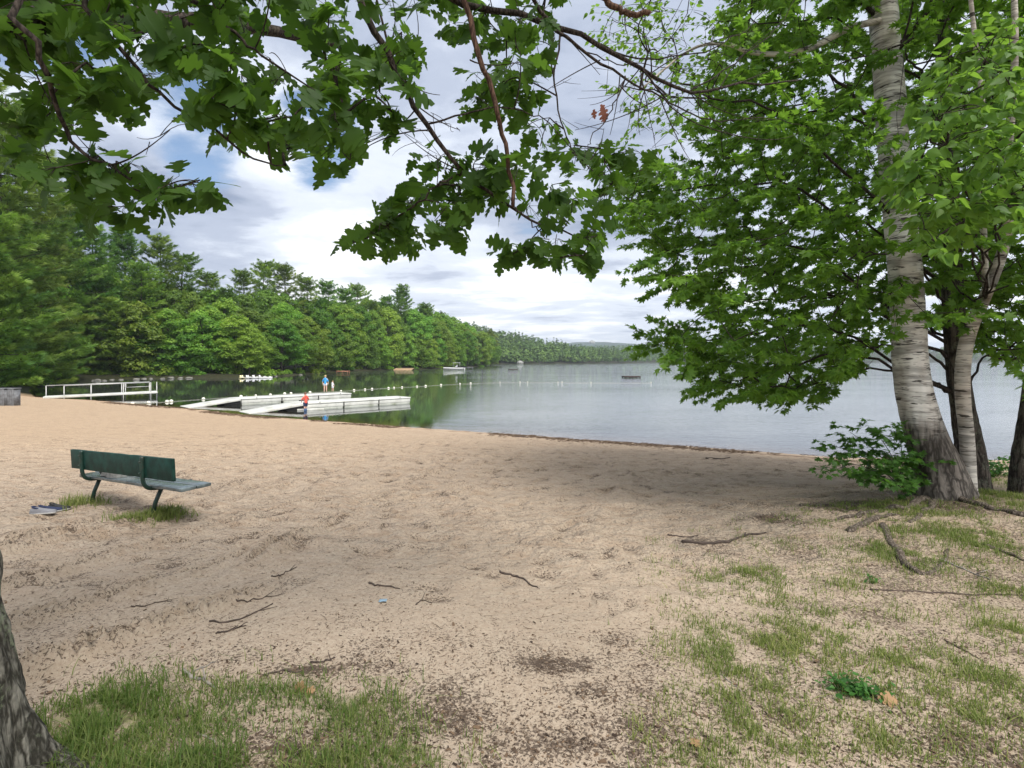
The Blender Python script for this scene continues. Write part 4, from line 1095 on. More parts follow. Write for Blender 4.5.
    rad = np.where(con[idx], (1-cz)*1.05+.06, np.hypot(u[:, 0], u[:, 1])**.7)
    a = np.arctan2(u[:, 1], u[:, 0]); bump = .75+.5*vnoise(a*2+idx*3.1, cz*5+idx, 4)
    p = np.stack([x[idx]+np.cos(a)*rad*Wd[idx]*bump, y[idx]+np.sin(a)*rad*Wd[idx]*bump, z[idx]+Hh[idx]*cz], 1)
    Z = unit(np.stack([np.cos(a)*rad, np.sin(a)*rad, (cz-.35)*1.6], 1)+UP*.5+r2.normal(0, .35, (K, 3)))
    tv = np.array([(-.5, 0, 0), (0, .5, .1), (.5, 0, 0), (0, -.5, .05)], float); tf = [np.array([(0, 1, 2), (0, 2, 3)])]
    tone = r2.random(N)*np.where(con, .35, 1)
    instances(lf, tv, tf, p, np.cross(Z, r2.normal(0, 1, (K, 3))), Z, (1.5+.0012*y[idx])*r2.uniform(.7, 1.4, K), np.clip(tone[idx]*.8+r2.random(K)*.25, 0, 1))
    print('far trees', N, K)
    lf.obj('far_woods', M['far_leaf'], kind='stuff')
    # low blue hills beyond
    n1, n2 = 150, 26
    xs = np.linspace(-900, 3300, n1); ys = np.linspace(2300, 3500, n2); X, Y = np.meshgrid(xs, ys)
    env = np.sin(np.clip((Y-2300)/1200, 0, 1)*math.pi)
    Zh = env*(58+52*np.exp(-((X-480)/330)**2)+26*np.exp(-((X-1500)/500)**2)+40*(fbm(X/330, Y/330, 61, 4)-.5))+env*9*fbm(X/24, Y/24, 63, 3)-3
    i = np.arange(n2-1)[:, None]; j = np.arange(n1-1)[None]
    q = np.stack([i*n1+j, i*n1+j+1, (i+1)*n1+j+1, (i+1)*n1+j], -1).reshape(-1, 4)
    hm = principled('wooded_hill', (.020, .045, .028), .95, var=.4, vscale=.02)
    o = MB().add(np.stack([X, Y, Zh], -1).reshape(-1, 3), q).obj('far_hills', hm, smooth=True, kind='structure')
build_woods()

# ------------------------------------------------------------------ docks, boats and floats
def frame_rot(dx, dy): 
    d = unit(np.array([dx, dy, 0.0])); return math.atan2(d[1], d[0])

def swim_dock(a, c, label, L_ramp=3.0, wid=1.7, gaps=()):
    """floating dock: ramp at the shore end, then white plastic sections"""
    a = np.array(a); c = np.array(c); L = np.linalg.norm((c-a)[:2])
    root = empty('floating_dock', (a[0], a[1], 0), frame_rot(*(c-a)[:2]), label, 'dock', 'white floating docks')
    x0 = L_ramp; n = 3; top = .40; seg = (L-x0)/n
    for k in range(n):
        xa = x0+k*seg; mb = MB()
        mb.box((xa+seg/2, 0, top-.04), (seg-.02, wid, .08)); mb.box((xa+seg/2, 0, top-.20), (seg-.06, wid-.08, .23))
        o = mb.obj('deck', M['dock_white'], root, bevel=.025)
        if k in gaps: fm = MB(); fm.box((xa+seg*.25, 0, .06), (seg*.42, wid-.12, .36)); fm.box((xa+seg*.85, 0, .06), (seg*.26, wid-.12, .36))
        else: fm = MB(); fm.box((xa+seg/2, 0, .06), (seg-.10, wid-.12, .36))
        fm.obj('float', M['dock_side'], o, bevel=.03)
        if k: 
            j = MB(); j.box((xa, 0, top-.16), (.035, wid-.04, .2)); j.obj('joint', M['dark_gap'], root)
    rp = MB(); th = .12
    V = np.array([(0, -wid/2, .02), (0, wid/2, .02), (x0-.03, wid/2, top+.0), (x0-.03, -wid/2, top+.0), (0, -wid/2, -.10), (0, wid/2, -.10), (x0-.03, wid/2, top-.14), (x0-.03, -wid/2, top-.14)])
    rp.add(V, np.array([(0, 3, 2, 1), (4, 5, 6, 7), (0, 4, 7, 3), (1, 2, 6, 5), (0, 1, 5, 4), (3, 7, 6, 2)])).obj('ramp', M['dock_white'], root, bevel=.02)
    bk = MB(); bk.box((x0-.5, 0, .10), (.9, wid-.2, .30)); bk.obj('ramp_gap_shade', M['dark_gap'], root)  # black block standing in for the shaded gap below the ramp
    for sx in (.12, .88):
        for sy in (-1, 1):
            cl = MB(); cl.tube([(x0+(L-x0)*sx, sy*(wid/2+.02), top+.0), (x0+(L-x0)*sx, sy*(wid/2+.02), top+.06)], .03, 8); cl.obj('cleat', M['alu'], root)
    return root
d2a, d2b = wp(244, 412.6), wp(404, 402.3)
d1a, d1b = wp(184, 407), wp(346, 397.8)
swim_dock(d2a, d2b, 'near white floating dock with ramp, child in red standing in front of it')
dock1 = swim_dock(d1a, d1b, 'far white floating dock with ramp, adult in blue standing on it', gaps=(1,))
pk = MB(); w0 = wp(297, 410.5); w1 = wp(324, 409.5); w = w1-w0  # pale flat box at the water surface
pk.box((np.linalg.norm(w)/2, 0, 0), (np.linalg.norm(w), .34, .10))
o = pk.obj('pale_strip', M['dock_white'], bevel=.02, label='pale strip lying low on the water beside the near dock', cat='plank'); o.location = (w0[0], w0[1], .03); o.rotation_euler = (0, 0, frame_rot(w[0], w[1]))

def rail_dock():
    a = at(44, 396.5, 37.0); c = at(157, 391.2, 41.0)
    d = c-a; L = np.linalg.norm(d[:2]); rz = frame_rot(d[0], d[1])
    root = empty('railed_gangway', (a[0], a[1], 0), rz, 'grey metal gangway with pipe railings leading onto the lake at the left', 'dock')
    z0, z1 = a[2], c[2]
    def zz(x): return z0+(z1-z0)*x/L
    dk = MB()
    s = math.atan2(z1-z0, L); Mx = np.array(Matrix.Rotation(-s, 3, 'Y'))
    dk.box((L/2, 0, (z0+z1)/2-.06), (L/math.cos(s), 1.5, .14), Mx); dk.obj('deck', M['dock_white'], root, bevel=.02)
    for y, xs in ((.72, (.05, L*.39, L*.665, L*.70, L*.93)), (-.72, (L*.17, L*.395, L*.68, L*.935))):
        for x in xs:
            p = MB(); p.tube([(x, y, -.9), (x, y, zz(x)+.74)], .03, 8); p.obj('post', M['alu'], root, True)
        x0, x1 = xs[0], xs[-1]
        r = MB(); r.tube([(x0, y, zz(x0)+.74), (x1, y, zz(x1)+.74)], .028, 8); r.obj('top_rail', M['alu'], root, True)
        if y > 0:
            r = MB(); r.tube([(xs[-2], y, zz(xs[-2])+.38), (x1, y, zz(x1)+.38)], .022, 8); r.obj('middle_rail', M['alu'], root, True)
    p = MB(); p.tube([(L-.04, -.5, -.9), (L-.04, -.5, zz(L)+.75)], .03, 8); p.obj('end_post', M['alu'], root, True)
    e = MB(); e.box((L*.70, .72, zz(L*.7)+.55), (.12, .1, .30)); e.obj('hinge_plate', M['alu'], root, bevel=.01)
    sl = MB()
    for k in range(3): sl.box((L*(.2+.27*k), 0, -.25), (.12, 1.4, .1))
    sl.obj('cross_beam', M['dock_side'], root)
rail_dock()

def board_bin(px, label):
    g = gp(px, 405.5); s = g[1]/F
    root = empty('slatted_bin', g, .12, label, 'bin', 'grey board bins at the beach edge')
    w, h = 8.6*s, 17*s
    for k in range(5):
        b = MB(); b.box((-w/2+w*(k+.5)/5, -w/2, h/2-.03), (w/5-.015, .03, h)); b.obj('front_board', M['bin_wood'], root, bevel=.004)
    bd = MB(); bd.box((0, .015, h/2-.04), (w-.03, w-.03, h-.05)); bd.obj('body', M['bin_wood'], root)
    ld = MB(); ld.box((0, 0, h+.005), (w+.03, w+.06, .035)); ld.obj('lid', M['bin_wood'], root, bevel=.008)
board_bin(3, 'left one of two grey board bins where the sand meets the woods')
board_bin(12.6, 'right one of two grey board bins where the sand meets the woods')

def floats():
    pts = [(132.5, 403.3), (148.6, 402.4), (167, 401.3), (171.2, 401), (203.4, 398.6), (241, 396.2), (255.7, 395.2), (270.4, 394.4), (284.6, 393.3), (291, 393), (310, 392), (341, 390.6), (354, 389.7), (365, 388.9), (372, 388.4), (388.5, 387.5),
           (394, 387.1), (402, 386.7), (417, 385.9), (425.6, 385.4), (441, 384.3), (460, 383.2), (470.6, 382.7), (500, 381.6), (520, 381.5), (527.5, 381.5), (558, 381.6), (562, 381.6), (591, 382), (651, 382)]
    W = [wp(x, y+.9) for x, y in pts]
    V, Fq = [], None
    m0 = MB()
    n1, n2 = 12, 7; th = np.linspace(0, 2*np.pi, n1, endpoint=False); ph = np.linspace(-1.45, 1.45, n2)
    T, Ph = np.meshgrid(th, ph); d = np.stack([np.cos(T)*np.cos(Ph), np.sin(T)*np.cos(Ph), np.sin(Ph)], -1).reshape(-1, 3)*np.array([.145, .115, .115])
    a = np.arange(n2-1)[:, None]; j = np.arange(n1)[None]
    q = np.stack([a*n1+j, a*n1+(j+1) % n1, (a+1)*n1+(j+1) % n1, (a+1)*n1+j], -1).reshape(-1, 4)
    me = m0.add(d, [q, np.arange(n1)[None, ::-1], (np.arange(n1)+(n2-1)*n1)[None]]).mesh('rope_float', M['float'], True)
    for i, w in enumerate(W):
        o = tag(link('rope_float', me), 'pale float on the swimming rope, %s from the left' % ORD[i], 'float', 'floats on the swimming rope')
        o.location = (w[0], w[1], .055)
        k = .66+.25*random.random()
        if i > 22: k *= .7
        o.scale = (k, k, k)
    rp = MB(); P = np.array(W); P[:, 2] = .02; rp.tube(smoothpath(P, 130), .009, 5)
    rp.obj('float_rope', M['rope'], label='pale rope strung with floats round the swimming area', cat='rope')
floats()

def hull(L, W, Hh, n=12, m=9, bow=.55):
    V = []
    for i in range(n):
        t = i/(n-1); w = W/2*(1-max(0, (t-bow)/(1-bow))**2*.97); sh = Hh*(1+.25*t*t)
        for k in range(m):
            a = math.pi*k/(m-1); V.append((t*L-L/2, -math.cos(a)*w, sh-(math.sin(a)**.7)*sh*(1-.3*max(0, t-.7)/.3)))
    i = np.arange(n-1)[:, None]; j = np.arange(m-1)[None]
    q = np.stack([i*m+j, i*m+j+1, (i+1)*m+j+1, (i+1)*m+j], -1).reshape(-1, 4)
    deck = np.array([(r*m, (r+1)*m, (r+1)*m+m-1, r*m+m-1) for r in range(n-1)])
    return np.array(V), [q, deck, np.arange(m)[None]]

def pedal_boats():
    for i, (px, lab) in enumerate(((242, 'cream-edged pedal boat at the sand strip, leftmost of the moored group'), (247, 'white pedal boat next to the leftmost cream one'), (252, 'white pedal boat third from left in the moored group'), (257, 'white pedal boat fourth from left in the moored group'), (261, 'white low pedal boat at the right end of the moored group'))):
        w = wp(px, 378.6); w[1] += .6*i
        root = empty('pedal_boat', (w[0], w[1], 0), -.9+.3*i, lab, 'pedal boat', 'pedal boats moored on the far shore'); root.scale = (.55, .55, .5)
        mt = M['cream'] if i == 0 else M['white_paint']
        for s in (-1, 1):
            V, fs = hull(2.3, .42, .42); V[:, 1] += s*.42; V[:, 2] -= .08
            MB().add(V, fs).obj('hull', mt, root, True)
        dk = MB(); dk.box((-.1, 0, .34), (1.9, .9, .10)); dk.obj('deck', mt, root, bevel=.03)
        for s in (-1, 1):
            st = MB(); h = .62 if i < 4 else .3
            st.box((-.55, s*.24, .42), (.45, .40, .10)); st.box((-.80, s*.24, .42+h/2), (.10, .40, h), np.array(Matrix.Rotation(-.25, 3, 'Y'))); st.obj('seat', mt, root, bevel=.04)
        fn = MB(); fn.box((.55, 0, .48), (.5, .7, .2)); fn.obj('pedal_cover', M['white_paint'], root, bevel=.05)
pedal_boats()

def motor_boat():
    w = wp(454, 369.4); root = empty('motor_boat', (w[0], w[1], 0), math.pi*.98, 'white motor boat with small canopy moored by the wooded point', 'boat')
    V, fs = hull(7.2, 2.2, .72); V[:, 2] -= .15; MB().add(V, fs).obj('hull', M['white_paint'], root, True)
    ws = MB(); ws.add([(.8, -.9, .9), (.8, .9, .9), (.3, .75, 1.5), (.3, -.75, 1.5), (.76, -.9, .9), (.76, .9, .9), (.26, .75, 1.5), (.26, -.75, 1.5)], np.array([(0, 1, 2, 3), (7, 6, 5, 4), (0, 3, 7, 4), (1, 5, 6, 2), (3, 2, 6, 7), (0, 4, 5, 1)])).obj('windscreen', M['glass_dark'], root)
    cn = MB(); cn.box((-.9, 0, 2.2), (2.3, 1.9, .10)); cn.obj('canopy', M['white_paint'], root, bevel=.04)
    for x in (-1.9, .1):
        for y in (-.85, .85):
            p = MB(); p.tube([(x, y, .8), (x, y, 2.18)], .03, 6); p.obj('canopy_pole', M['alu'], root)
    e = MB(); e.box((-3.3, 0, .6), (.45, .45, .9)); e.obj('outboard_motor', M['black'], root, bevel=.08)
    for y in (-.5, .5):
        s = MB(); s.box((-.8, y, .95), (.5, .5, .3)); s.box((-1.05, y, 1.25), (.12, .5, .5)); s.obj('seat', M['white_paint'], root, bevel=.05)
motor_boat()

def plank_dock(px0, px1, py, name, label, mat, h=.45, wid=1.6):
    a = wp(px0, py); c = wp(px1, py); L = c[0]-a[0]
    root = empty(name, (a[0], a[1], 0), 0, label, 'dock' if name != 'swim_raft' else 'raft')
    dk = MB(); n = max(6, int(L/.3))
    for k in range(n): dk.box((L*(k+.5)/n, wid/2, h), (L/n-.03, wid, .07))
    dk.obj('deck', mat, root)
    [MB().box((L/2, yy, h-.12), (L, .08, .16)).obj('beam', mat, root) for yy in (.06, wid-.06)]
    for x in (.15, L/2, L-.15):
        for y in (.15, wid-.15):
            p = MB(); p.tube([(x, y, -.6), (x, y, h+(.12 if name == 'wooden_dock' else -.04))], .07, 8); p.obj('post' if name == 'wooden_dock' else 'float_drum', mat if name == 'wooden_dock' else M['black'], root)
plank_dock(336, 348, 372.8, 'wooden_dock', 'small red-brown wooden dock at the foot of the left shore woods', M['red_wood'], .4)
plank_dock(624.5, 641, 378, 'swim_raft', 'dark wooden swimming raft out on the open lake', M['raft_wood'], .27, 2.4)
plank_dock(508, 518, 370.4, 'swim_raft', 'low far raft near the wooded point, left of the nearer raft', M['raft_wood'], .35, 3)
plank_dock(463, 473, 368.6, 'wooden_dock', 'small grey dock beside the white motor boat', M['bin_wood'], .5)
def house(px, D, w, label, z=None, rz=0):
    x = (px-512)/F*D; z = float(zg(x, D)) if z is None else z
    root = empty('lake_house', (x, D, z), rz, label, 'house', 'houses across the lake')
    h = w*.38; dp = w*.7
    b = MB(); b.box((0, 0, h/2), (w, dp, h)); b.add([(-w/2, -dp/2, h), (w/2, -dp/2, h), (0, -dp/2, h*1.6), (-w/2, dp/2, h), (w/2, dp/2, h), (0, dp/2, h*1.6)], [np.array([(0, 1, 2), (5, 4, 3)])]); b.obj('wall', M['siding'], root)
    for s in (-1, 1):
        r = MB(); a = math.atan2(h*.6, w/2); r.box((s*w*.27, 0, h*1.3+.12), (w*.60/math.cos(a), dp+.6, .18), np.array(Matrix.Rotation(s*a, 3, 'Y'))); r.obj('roof', M['roofing'], root)
    for k in range(3):
        q = MB(); q.box((w*(-.3+.3*k), -dp/2-.03, h*.55), (w*.14, .08, h*.42)); q.obj('window', M['glass_dark'], root)
house(520, 497, 5.8, 'small pale house at the waterline beyond the wooded point', rz=.1)
house(592, 2450, 26, 'pale house high on the distant blue hill, upper one', z=84)
house(595, 2360, 24, 'pale house on the distant blue hill, lower one', z=48)

# ------------------------------------------------------------------ bench and what lies by it
def build_bench():
    L = gp(92, 503); Rr = gp(153, 516)
    d = Rr-L; span = np.linalg.norm(d[:2]); rz = frame_rot(d[0], d[1])
    root = empty('park_bench', L, rz, 'weathered dark green plank bench facing the lake, leaning on sunken iron legs', 'bench')
    dz = float(Rr[2]-L[2])
    # local x along the bench, y towards the lake
    s = 71/F*0
    tilt = math.atan2(dz+.02, span)
    X0, X1 = -.36, span+.62
    def zx(x): return x*math.tan(tilt)
    def plank(y, z, wid, th, rx, name, mat, x0=X0, x1=X1):
        n = 16; xs = np.linspace(x0, x1, n); mb = MB(); V = []
        wv = np.random.default_rng(int(abs(y)*100)+3)
        c, s_ = math.cos(rx), math.sin(rx)
        for x in xs:
            o = wv.normal(0, .0015)
            for (a, bq) in ((-wid/2, -th/2), (wid/2, -th/2), (wid/2, th/2), (-wid/2, th/2)):
                V.append((x, y+a*c-bq*s_, z+zx(x)+a*s_+bq*c+o))
        i = np.arange(n-1)[:, None]; j = np.arange(4)[None]
        q = np.stack([i*4+j, i*4+(j+1) % 4, (i+1)*4+(j+1) % 4, (i+1)*4+j], -1).reshape(-1, 4)
        return mb.add(V, [q, np.array([[3, 2, 1, 0]]), np.array([[0, 1, 2, 3]])+(n-1)*4]).obj(name, mat, root, bevel=.006)
    seat_h = .345
    for k in range(2): plank(.065+.175*k, seat_h+.006*k, .165, .038, .03, 'seat_plank', M['green_seat_sheen'], X0+.03, X1+.02)
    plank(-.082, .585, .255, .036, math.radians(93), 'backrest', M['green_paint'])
    for x in (0, span):
        P = smoothpath(np.array([(x, -.118, .712), (x, -.112, .57), (x, -.105, .42), (x, -.065, .345), (x, .02, .315), (x, .2, .312), (x, .44, .318)]), 26); P[:, 2] += zx(x)
        f = MB(); f.tube(P, .024, 10); fo = f.obj('frame', M['green_iron'], root, True)
        lg = MB(); lg.tube(np.array([(x+.06, .07, .33+zx(x)), (x+.015, .02, .15+zx(x)), (x-.03, -.03, -.22+zx(x))]), [.024, .024, .026], 10); lg.obj('leg', M['green_iron'], root, True)
        for z in (.65, .52):
            bt = MB(); bt.tube([(x, -.150, z+zx(x)), (x, -.128, z+zx(x))], .011, 8); bt.obj('bolt', M['green_iron'], fo, True)
    # things on the seat, near its left end
    Mw = Matrix.Translation(root.location) @ Matrix.Rotation(rz, 4, 'Z')
    def on(x, y, z): return np.array(Mw @ Vector((x, y, z)))
    n, m = 22, 12; a = np.linspace(0, 1, n); bq = np.linspace(0, 1, m); A, B = np.meshgrid(a, bq)
    hz = .085*np.minimum(1, 9*A*(1-A)*1.0)**.5*np.minimum(1, 9*B*(1-B))**.5*(.75+.6*fbm(A*4, B*3, 5, 3))
    V = np.stack([A*.36-.18, B*.26-.13+.02*np.sin(A*7), hz], -1).reshape(-1, 3); V2 = V.copy(); V2[:, 2] = 0
    i = np.arange(m-1)[:, None]; j = np.arange(n-1)[None]; q = np.stack([i*n+j, i*n+j+1, (i+1)*n+j+1, (i+1)*n+j], -1).reshape(-1, 4)
    o = MB().add(V, q).obj('folded_towel', M['grey_cloth'], smooth=True, label='crumpled grey towel lying on the bench seat', cat='towel')
    o.location = on(.40, .13, seat_h+.026+zx(.42)); o.rotation_euler = (0, 0, rz+.1)
    th = np.linspace(0, 2*np.pi, 16, endpoint=False)
    V = np.concatenate([np.stack([np.cos(th)*r*.12, np.sin(th)*r*.09, 0*th+z], 1) for r, z in ((.8, 0), (1, .03), (.95, .07), (.7, .105), (.3, .12))])
    i = np.arange(4)[:, None]; j = np.arange(16)[None]; q = np.stack([i*16+j, i*16+(j+1) % 16, (i+1)*16+(j+1) % 16, (i+1)*16+j], -1).reshape(-1, 4)
    o = MB().add(V, [q, np.arange(16)[None, ::-1], (np.arange(16)+64)[None]]).obj('dark_pouch', M['black'], smooth=True, label='small dark rounded pouch on the bench seat beside the grey towel', cat='pouch')
    o.location = on(.16, .12, seat_h+.024+zx(.17)); o.rotation_euler = (0, 0, rz)
    # shoes on the sand
    def shoe(px, py, rzz, label, mat, mat2, s=1.0, name='sneaker'):
        g = gp(px, py); root = empty(name, g, rzz, label, 'shoe')
        sec = [(-.14, .035, .07), (-.10, .042, .085), (-.04, .04, .08), (.02, .042, .06), (.08, .047, .045), (.13, .04, .036), (.155, .02, .025)]
        V = []; k = 10
        for x, w, h in sec:
            for t in np.linspace(0, math.pi, k): V.append((x*s, -math.cos(t)*w*s, (.012+h*math.sin(t)**.6)*s))
        i = np.arange(len(sec)-1)[:, None]; j = np.arange(k-1)[None]; q = np.stack([i*k+j, i*k+j+1, (i+1)*k+j+1, (i+1)*k+j], -1).reshape(-1, 4)
        MB().add(V, [q, np.arange(k)[None], (np.arange(k)+(len(sec)-1)*k)[None]]).obj('upper', mat, root, True)
        so = MB(); V = [];
        for zz_ in (-.004, .018):
            for x, w, h in sec: V.append((x*s, w*1.08*s, zz_*s))
            for x, w, h in sec[::-1]: V.append((x*s, -w*1.08*s, zz_*s))
        n_ = 14; q = np.array([(i, (i+1) % n_, n_+(i+1) % n_, n_+i) for i in range(n_)])
        so.add(V, [q, np.arange(n_)[None, ::-1], (np.arange(n_)+n_)[None]]).obj('sole', M['shoe_sole'], root)
        op = MB(); th = np.linspace(0, 2*np.pi, 12, endpoint=False)
        op.tube(np.stack([(-.08+.045*np.cos(th))*s, .03*np.sin(th)*s, (.092-.02*np.cos(th))*s], 1), .009*s, 6); op.obj('collar', mat2, root, True)
    shoe(43, 514, .35, 'grey sneaker with navy collar lying on the sand left of the bench', M['shoe_grey'], M['navy_cloth'], .85)
    shoe(50, 512, .6, 'navy sneaker tucked behind the grey one left of the bench', M['navy_cloth'], M['navy_cloth'], .85)
    shoe(59, 510, .2, 'small black shoe at the edge of the grass tuft by the bench', M['black'], M['black'], .8)
build_bench()

# ------------------------------------------------------------------ people
def skinned(name, joints, edges, mat, parent, root=0, sub=2):
    me = bpy.data.meshes.new(name)
    me.from_pydata([j[:3] for j in joints], edges, [])
    o = link(name, me, parent); me.materials.append(mat)
    md = o.modifiers.new('skin', 'SKIN'); md.use_smooth_shade = True
    for i, j in enumerate(joints):
        r = j[3]; me.skin_vertices[0].data[i].radius = (r, r) if not isinstance(r, tuple) else r
        me.skin_vertices[0].data[i].use_root = (i == root)
    ss = o.modifiers.new('sub', 'SUBSURF'); ss.levels = 1; ss.render_levels = sub
    return o

def person(loc, rz, Hh, label, shirt, pants, hair, arms, stride=.08, boots=None, sit=False, pants_to=.55):
    root = empty('person', loc, rz, label, 'person'); k = Hh/1.72
    J = []; E = []
    def j(x, y, z, r, par=None):
        J.append((x*k, y*k, z*k, r*k)); i = len(J)-1
        if par is not None: E.append((par, i))
        return i
    hipz = .90 if not sit else .12
    pel = j(0, 0, hipz, .125); sp = j(0, 0, hipz+.22, .115, pel); ch = j(0, .0, hipz+.42, .125, sp); nk = j(0, .01, hipz+.55, .055, ch); h0 = j(0, .02, hipz+.63, .075, nk); h1 = j(0, .03, hipz+.71, .098, h0); h2 = j(0, .02, hipz+.79, .075, h1)
    ns = j(0, .125, hipz+.70, .016, h1)
    for s in (-1, 1): j(s*.105, .02, hipz+.70, .018, h1)
    legs = []
    for s in (-1, 1):
        if sit:
            a = j(s*.09, .05, hipz, .085, pel); b = j(s*.12, .45, hipz+.03, .062, a); c = j(s*.12, .50, -.30, .042, b); d = j(s*.12, .60, -.34, .036, c)
        else:
            a = j(s*.09, 0, .82, .085, pel); b = j(s*.10, s*stride*.6+.02, .47, .060, a); c = j(s*.105, s*stride, .10, .040, b); d = j(s*.115, s*stride+.13, .035, .036, c)
        legs.append((a, b, c, d))
        sh = j(s*.18, 0, hipz+.47, .056, ch); el = j(*[s*arms[0], arms[1], hipz+arms[2]], .042, sh); wr = j(*[s*arms[3], arms[4], hipz+arms[5]], .030, el)
        v = unit(np.array([J[wr][i]-J[el][i] for i in range(3)])); pa = j(*(np.array(J[wr][:3])/k+v*.06), .030, wr)
        side = unit(np.cross(v, [1.0, 0, 0])); p0 = np.array(J[pa][:3])/k
        for q, ln in ((-1.5, .05), (-.5, .062), (.5, .058), (1.5, .045)):
            f = j(*(p0+v*.03+side*q*.017), .009, pa); j(*(p0+v*(.03+ln)+side*q*.02-np.array([s*.012, 0, 0])), .007, f)
        f = j(*(np.array(J[wr][:3])/k+v*.03+side*.04), .011, wr); j(*(np.array(J[wr][:3])/k+v*.075+side*.055), .009, f)
    body = skinned('body', J, E, M['skin'], root)
    def shell(chain, radii, name, mat):
        mb = MB(); mb.tube(smoothpath(np.array(chain)*k, 10), np.interp(np.linspace(0, 1, 10), np.linspace(0, 1, len(radii)), radii)*k, 14); return mb
    # shirt: torso tube and sleeves in one garment
    mb = MB()
    P = smoothpath(np.array([(0, 0, hipz-.06), (0, 0, hipz+.15), (0, 0, hipz+.38), (0, 0, hipz+.50), (0, .01, hipz+.55)])*k, 14)
    mb.tube(P, np.interp(np.linspace(0, 1, 14), [0, .4, .75, .9, 1], [.165, .16, .185, .15, .07])*k, 18, flat=.78)
    for s in (-1, 1):
        a = np.array([s*.12, 0, hipz+.47]); b = np.array([s*arms[0], arms[1], hipz+arms[2]]); c = b+(np.array([s*arms[3], arms[4], hipz+arms[5]])-b)*.15
        mb.tube(smoothpath(np.array([a, a*.5+b*.5, b, c])*k, 8), np.linspace(.078, .055, 8)*k, 12)
    mb.obj('shirt', shirt, root, True)
    mb = MB()
    for s, (a, b, c, d) in zip((-1, 1), legs):
        A = np.array(J[a][:3]); B = np.array(J[b][:3]); A0 = A+np.array([0, 0, .08*k]) if not sit else A*.3
        mb.tube(np.array([A0, A, A+(B-A)*pants_to, A+(B-A)*(pants_to+.12)]), np.array([.115, .112, .095, .09])*k, 14)
    mb.obj('shorts', pants, root, True)
    if boots is not None:
        for (a, b, c, d) in legs:
            B, C_, D_ = (np.array(J[q][:3]) for q in (b, c, d)); up = C_+(B-C_)*.85
            bt = MB(); bt.tube(np.array([up, C_+(B-C_)*.3, C_+np.array([0, 0, .0])]), np.array([.075, .066, .06])*k, 12); bt.tube(np.array([C_-np.array([0, .04*k, .05*k]), C_*.5+D_*.5-np.array([0, 0, .01*k]), D_]), np.array([.055, .052, .045])*k, 10); bt.obj('boot', boots, root, True)
    # hair cap and eyes
    hc = np.array([0, .022, hipz+.725])*k; n1, n2 = 16, 8
    th = np.linspace(0, 2*np.pi, n1, endpoint=False); V = []
    for ph in np.linspace(math.pi/2-.02, -.35, n2):
        for t in th:
            lim = ph if math.sin(t) < .25 else max(ph, .38)
            V.append(hc+np.array([math.cos(t)*math.cos(lim)*.110, math.sin(t)*math.cos(lim)*.118, math.sin(lim)*.120])*k)
    a = np.arange(n2-1)[:, None]; jx = np.arange(n1)[None]
    q = np.stack([a*n1+jx, a*n1+(jx+1) % n1, (a+1)*n1+(jx+1) % n1, (a+1)*n1+jx], -1).reshape(-1, 4)
    MB().add(np.array(V), [q, np.arange(n1)[None]]).obj('hair', hair, root, True)
    for s in (-1, 1):
        ey = MB(); ey.tube(np.array([(s*.036, .112, hipz+.715), (s*.036, .124, hipz+.715)])*k, .012*k, 8); ey.obj('eye', M['black'], root)
    mo = MB(); mo.tube(np.array([(-.025, .112, hipz+.655), (0, .118, hipz+.652), (.025, .112, hipz+.655)])*k, .007*k, 6); mo.obj('mouth', M['red_cloth'], root)
    return root

g = wp(305.5, 411.3); bed = float(height(g[0], g[1]))
person((g[0], g[1], max(bed, -.12)), .9, 1.18, 'child in red shirt, dark shorts and blue boots standing in the shallows', M['red_cloth'], M['navy_cloth'], M['brown_hair'], (.27, .04, .26, .26, .14, .10), .10, M['boot'])
# the adult and the small child on the far dock
dm = Matrix.Translation(dock1.location) @ Matrix.Rotation(dock1.rotation_euler.z, 4, 'Z')
def on_dock(px, yloc):
    best = None
    for x in np.linspace(3.2, 10.8, 300):
        p = dm @ Vector((x, yloc, .503)); e = abs(512+F*p.x/p.y-px)
        if best is None or e < best[0]: best = (e, p)
    return best[1]
p = on_dock(325.5, -.1); person(tuple(p), .15, 1.25, 'grown-up in bright blue top standing on the far dock, seen from behind', M['blue_cloth'], M['white_cloth'], M['blond'], (.25, .02, .22, .27, .05, -.02), .04, pants_to=.25)
p = on_dock(332.5, .45); p.z -= .0; person(tuple(p), -.6, .80, 'small fair-haired child in white beside the grown-up in blue', M['white_cloth'], M['white_cloth'], M['blond'], (.24, .05, .22, .24, .14, .02), .05)

